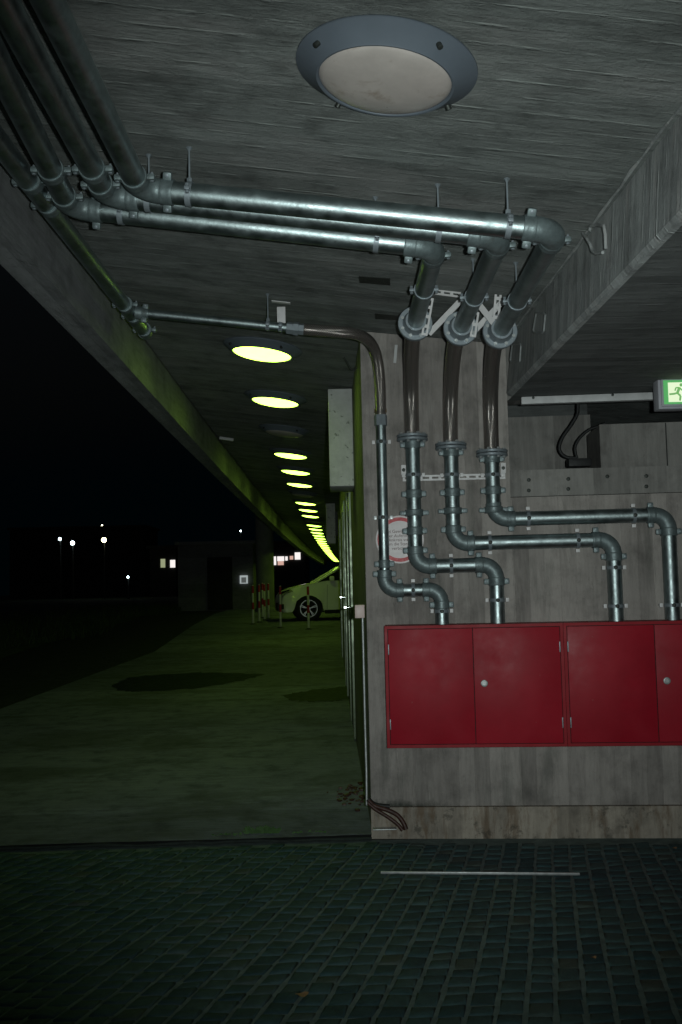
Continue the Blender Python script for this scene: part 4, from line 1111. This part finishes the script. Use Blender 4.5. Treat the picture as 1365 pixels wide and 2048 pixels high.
    for s_ in (-1, 1):
        hd = MB(); hd.add([(s0_ + .035, s_ * .70, .70), (s0_ + .075, s_ * .91, .70), (s0_ + .42, s_ * .912, .80), (s0_ + .36, s_ * .905, .86), (s0_ + .13, s_ * .86, .80), (s0_ + .06, s_ * .68, .755), (s0_ + .1, s_ * .7, .72)], [(0, 1, 2, 3, 4, 5), (0, 5, 6)])
        hd.build('headlight', 'car_glass', root, local=True, smooth=False)
        MB().box((s0_ + 1.46, s_ * .97, 1.12), (.12, .17, .12), bev=.03).build('wing_mirror', paint, root, local=True)
        hn = MB(); hn.box((s0_ + 2.12, s_ * .905, .93), (.18, .02, .025), bev=.008); hn.build('door_handle', paint, root, local=True)
        gp = MB()
        gp.bar((s0_ + 1.32, s_ * .9015, .30), (s0_ + 1.34, s_ * .9015, .96), .006, .004, Vector((0, 1, 0))); gp.bar((s0_ + 2.30, s_ * .9015, .30), (s0_ + 2.28, s_ * .9015, .96), .006, .004, Vector((0, 1, 0)))
        gp.build('door_gap', 'black_gap', root, local=True)
        sl = MB(); sl.box((s0_ + 2.13, s_ * .895, .24), (1.75, .03, .10), bev=.01); sl.build('sill', 'tyre', root, local=True)
    MB().box((s0_ + .01, 0, .40), (.05, 1.3, .20), bev=.01).build('grille', 'tyre', root, local=True)
    MB().box((s0_ + .12, .79, .40), (.12, .2, .14), bev=.01).build('air_intake', 'tyre', root, local=True)
    MB().box((s0_ + .12, -.79, .40), (.12, .2, .14), bev=.01).build('air_intake', 'tyre', root, local=True)
    return root
pw = at_y(611, 1219, 26.6)
car(Vector((pw.x, pw.y + .88, gz(26.6) + .005)), R(6), 'car_white', 'pale white car seen from the side, parked beyond the bollards')
pw = at_y(668, 1200, 34)
car(Vector((pw.x, pw.y, gz(34) + .005)), R(4), 'car_dark', 'dark car parked behind the pale car')

# ================================================================== FAR BACKGROUND
p = at_y(532, 1230, 33)
cl = thing('concrete_column', (p.x, 33, gz(33)), 'round green-lit concrete column left of the pale car', 'column')
cr = 18 / FPX * 33
MB().lathe((p.x, 33, gz(33)), (0, 0, 1), [(0, cr), (3.4, cr)], 32).build('shaft', 'column_concrete', cl)
MB().lathe((p.x, 33, gz(33)), (0, 0, 1), [(0, cr + .05), (.12, cr + .05), (.14, cr)], 32).build('foot_ring', 'column_concrete', cl)
a = at_y(357, 1214, 38); b_ = at_y(506, 1087, 38)
hs_ = thing('utility_building', (a.x, 38, gz(38)), 'low dark concrete building left of the round column', 'building')
MB().box(((a.x + b_.x) / 2, 40, (gz(38) - .1 + b_.z) / 2), (b_.x - a.x, 4, b_.z - gz(38) + .1)).build('wall', 'far_concrete', hs_, smooth=False)
MB().box(((a.x + b_.x) / 2, 40, b_.z + .06), (b_.x - a.x + .2, 4.2, .12)).build('roof', 'far_concrete', hs_, smooth=False)
c = at_y(440, 1180, 37.9); MB().box((c.x, 37.98, gz(38) + 1), (.95, .06, 2.0)).build('door', 'far_dark', hs_, smooth=False)
a = at_y(480, 1151, 37.9); b_ = at_y(496, 1167, 37.9)
no = thing('notice_board', (a.x, 37.9, b_.z), 'small bright notice board on the low dark building', 'notice board')
MB().box(((a.x + b_.x) / 2, 37.93, (a.z + b_.z) / 2), (b_.x - a.x, .05, a.z - b_.z)).build('frame', 'board_glow', no, smooth=False)
MB().box(((a.x + b_.x) / 2, 37.895, (a.z + b_.z) / 2 - .02), ((b_.x - a.x) * .62, .02, (a.z - b_.z) * .66)).build('panel', 'panel_grey', no, smooth=False)
def far_building(px0, py0, px1, py1, y, label, wins):
    a = at_y(px0, py0, y); b_ = at_y(px1, py1, y); z0 = gz(y)
    o = thing('distant_building', ((a.x + b_.x) / 2, y, z0), label, 'building')
    MB().box(((a.x + b_.x) / 2, y + 5, (z0 + a.z) / 2), (b_.x - a.x, 10, a.z - z0)).build('wall', 'far_dark', o, smooth=False)
    MB().box(((a.x + b_.x) / 2, y + 5, a.z + .15), (b_.x - a.x + .6, 10.6, .3)).build('roof', 'far_dark', o, smooth=False)
    for (x0_, y0_, x1_, y1_, mt) in wins:
        c0_ = at_y(x0_, y0_, y); c1_ = at_y(x1_, y1_, y)
        MB().box(((c0_.x + c1_.x) / 2, y - .05, (c0_.z + c1_.z) / 2), (c1_.x - c0_.x, .1, c0_.z - c1_.z)).build('window', mt, o, smooth=False)
    return o
far_building(300, 1098, 352, 1160, 95, 'distant dark building with two dim lit windows left of the low building', [(322, 1118, 331, 1135, 'window_dim'), (341, 1120, 354 - 3, 1135, 'window_bright')])
far_building(544, 1090, 612, 1150, 85, 'distant building with bright strip windows behind the round column', [(548, 1113, 553, 1130, 'window_bright'), (555, 1113, 569, 1122, 'window_bright'), (556, 1122.5, 568, 1130, 'window_pink'), (571, 1113, 576, 1121, 'window_bright'), (580, 1112, 587, 1119, 'window_pink'), (590, 1105, 601.5, 1119, 'window_bright')])
far_building(20, 1060, 290, 1150, 140, 'very dark long building far beyond the grass on the left', [])
sl_ = None
for (px, py, y, mt, lb, r_) in ((121, 1078, 90, 'light_cold', 'leftmost of the bright distant street lamps', .14), (146, 1086, 90, 'light_cold', 'distant street lamp slightly lower, between two others', .19), (209, 1080, 90, 'light_warm', 'brightest distant street lamp, under a faint one', .22),
                                (205, 1051, 150, 'light_warm', 'faint distant lamp directly above the brightest one', .12), (257, 1154, 80, 'light_cold', 'tiny low distant lamp near the grass line', .09), (482, 1062, 100, 'light_cold', 'tiny distant lamp above the low dark building', .09)):
    p = at_y(px, py, y); z0 = gz(y)
    o = thing('street_lamp', (p.x, y, z0), lb, 'street lamp', 'distant street lamps')
    MB().lathe((p.x, y + .1, z0), (0, 0, 1), [(0, .09), (p.z - z0 + .1, .05)], 10).build('pole', 'far_dark', o)
    MB().lathe((p.x, y - .1, p.z - r_), (0, 0, 1), [(0, r_ * .3), (r_ * .3, r_ * .8), (r_, r_), (r_ * 1.7, r_ * .75), (r_ * 2, r_ * .2)], 12).build('lamp_head', mt, o)
print('objects', len(bpy.data.objects))
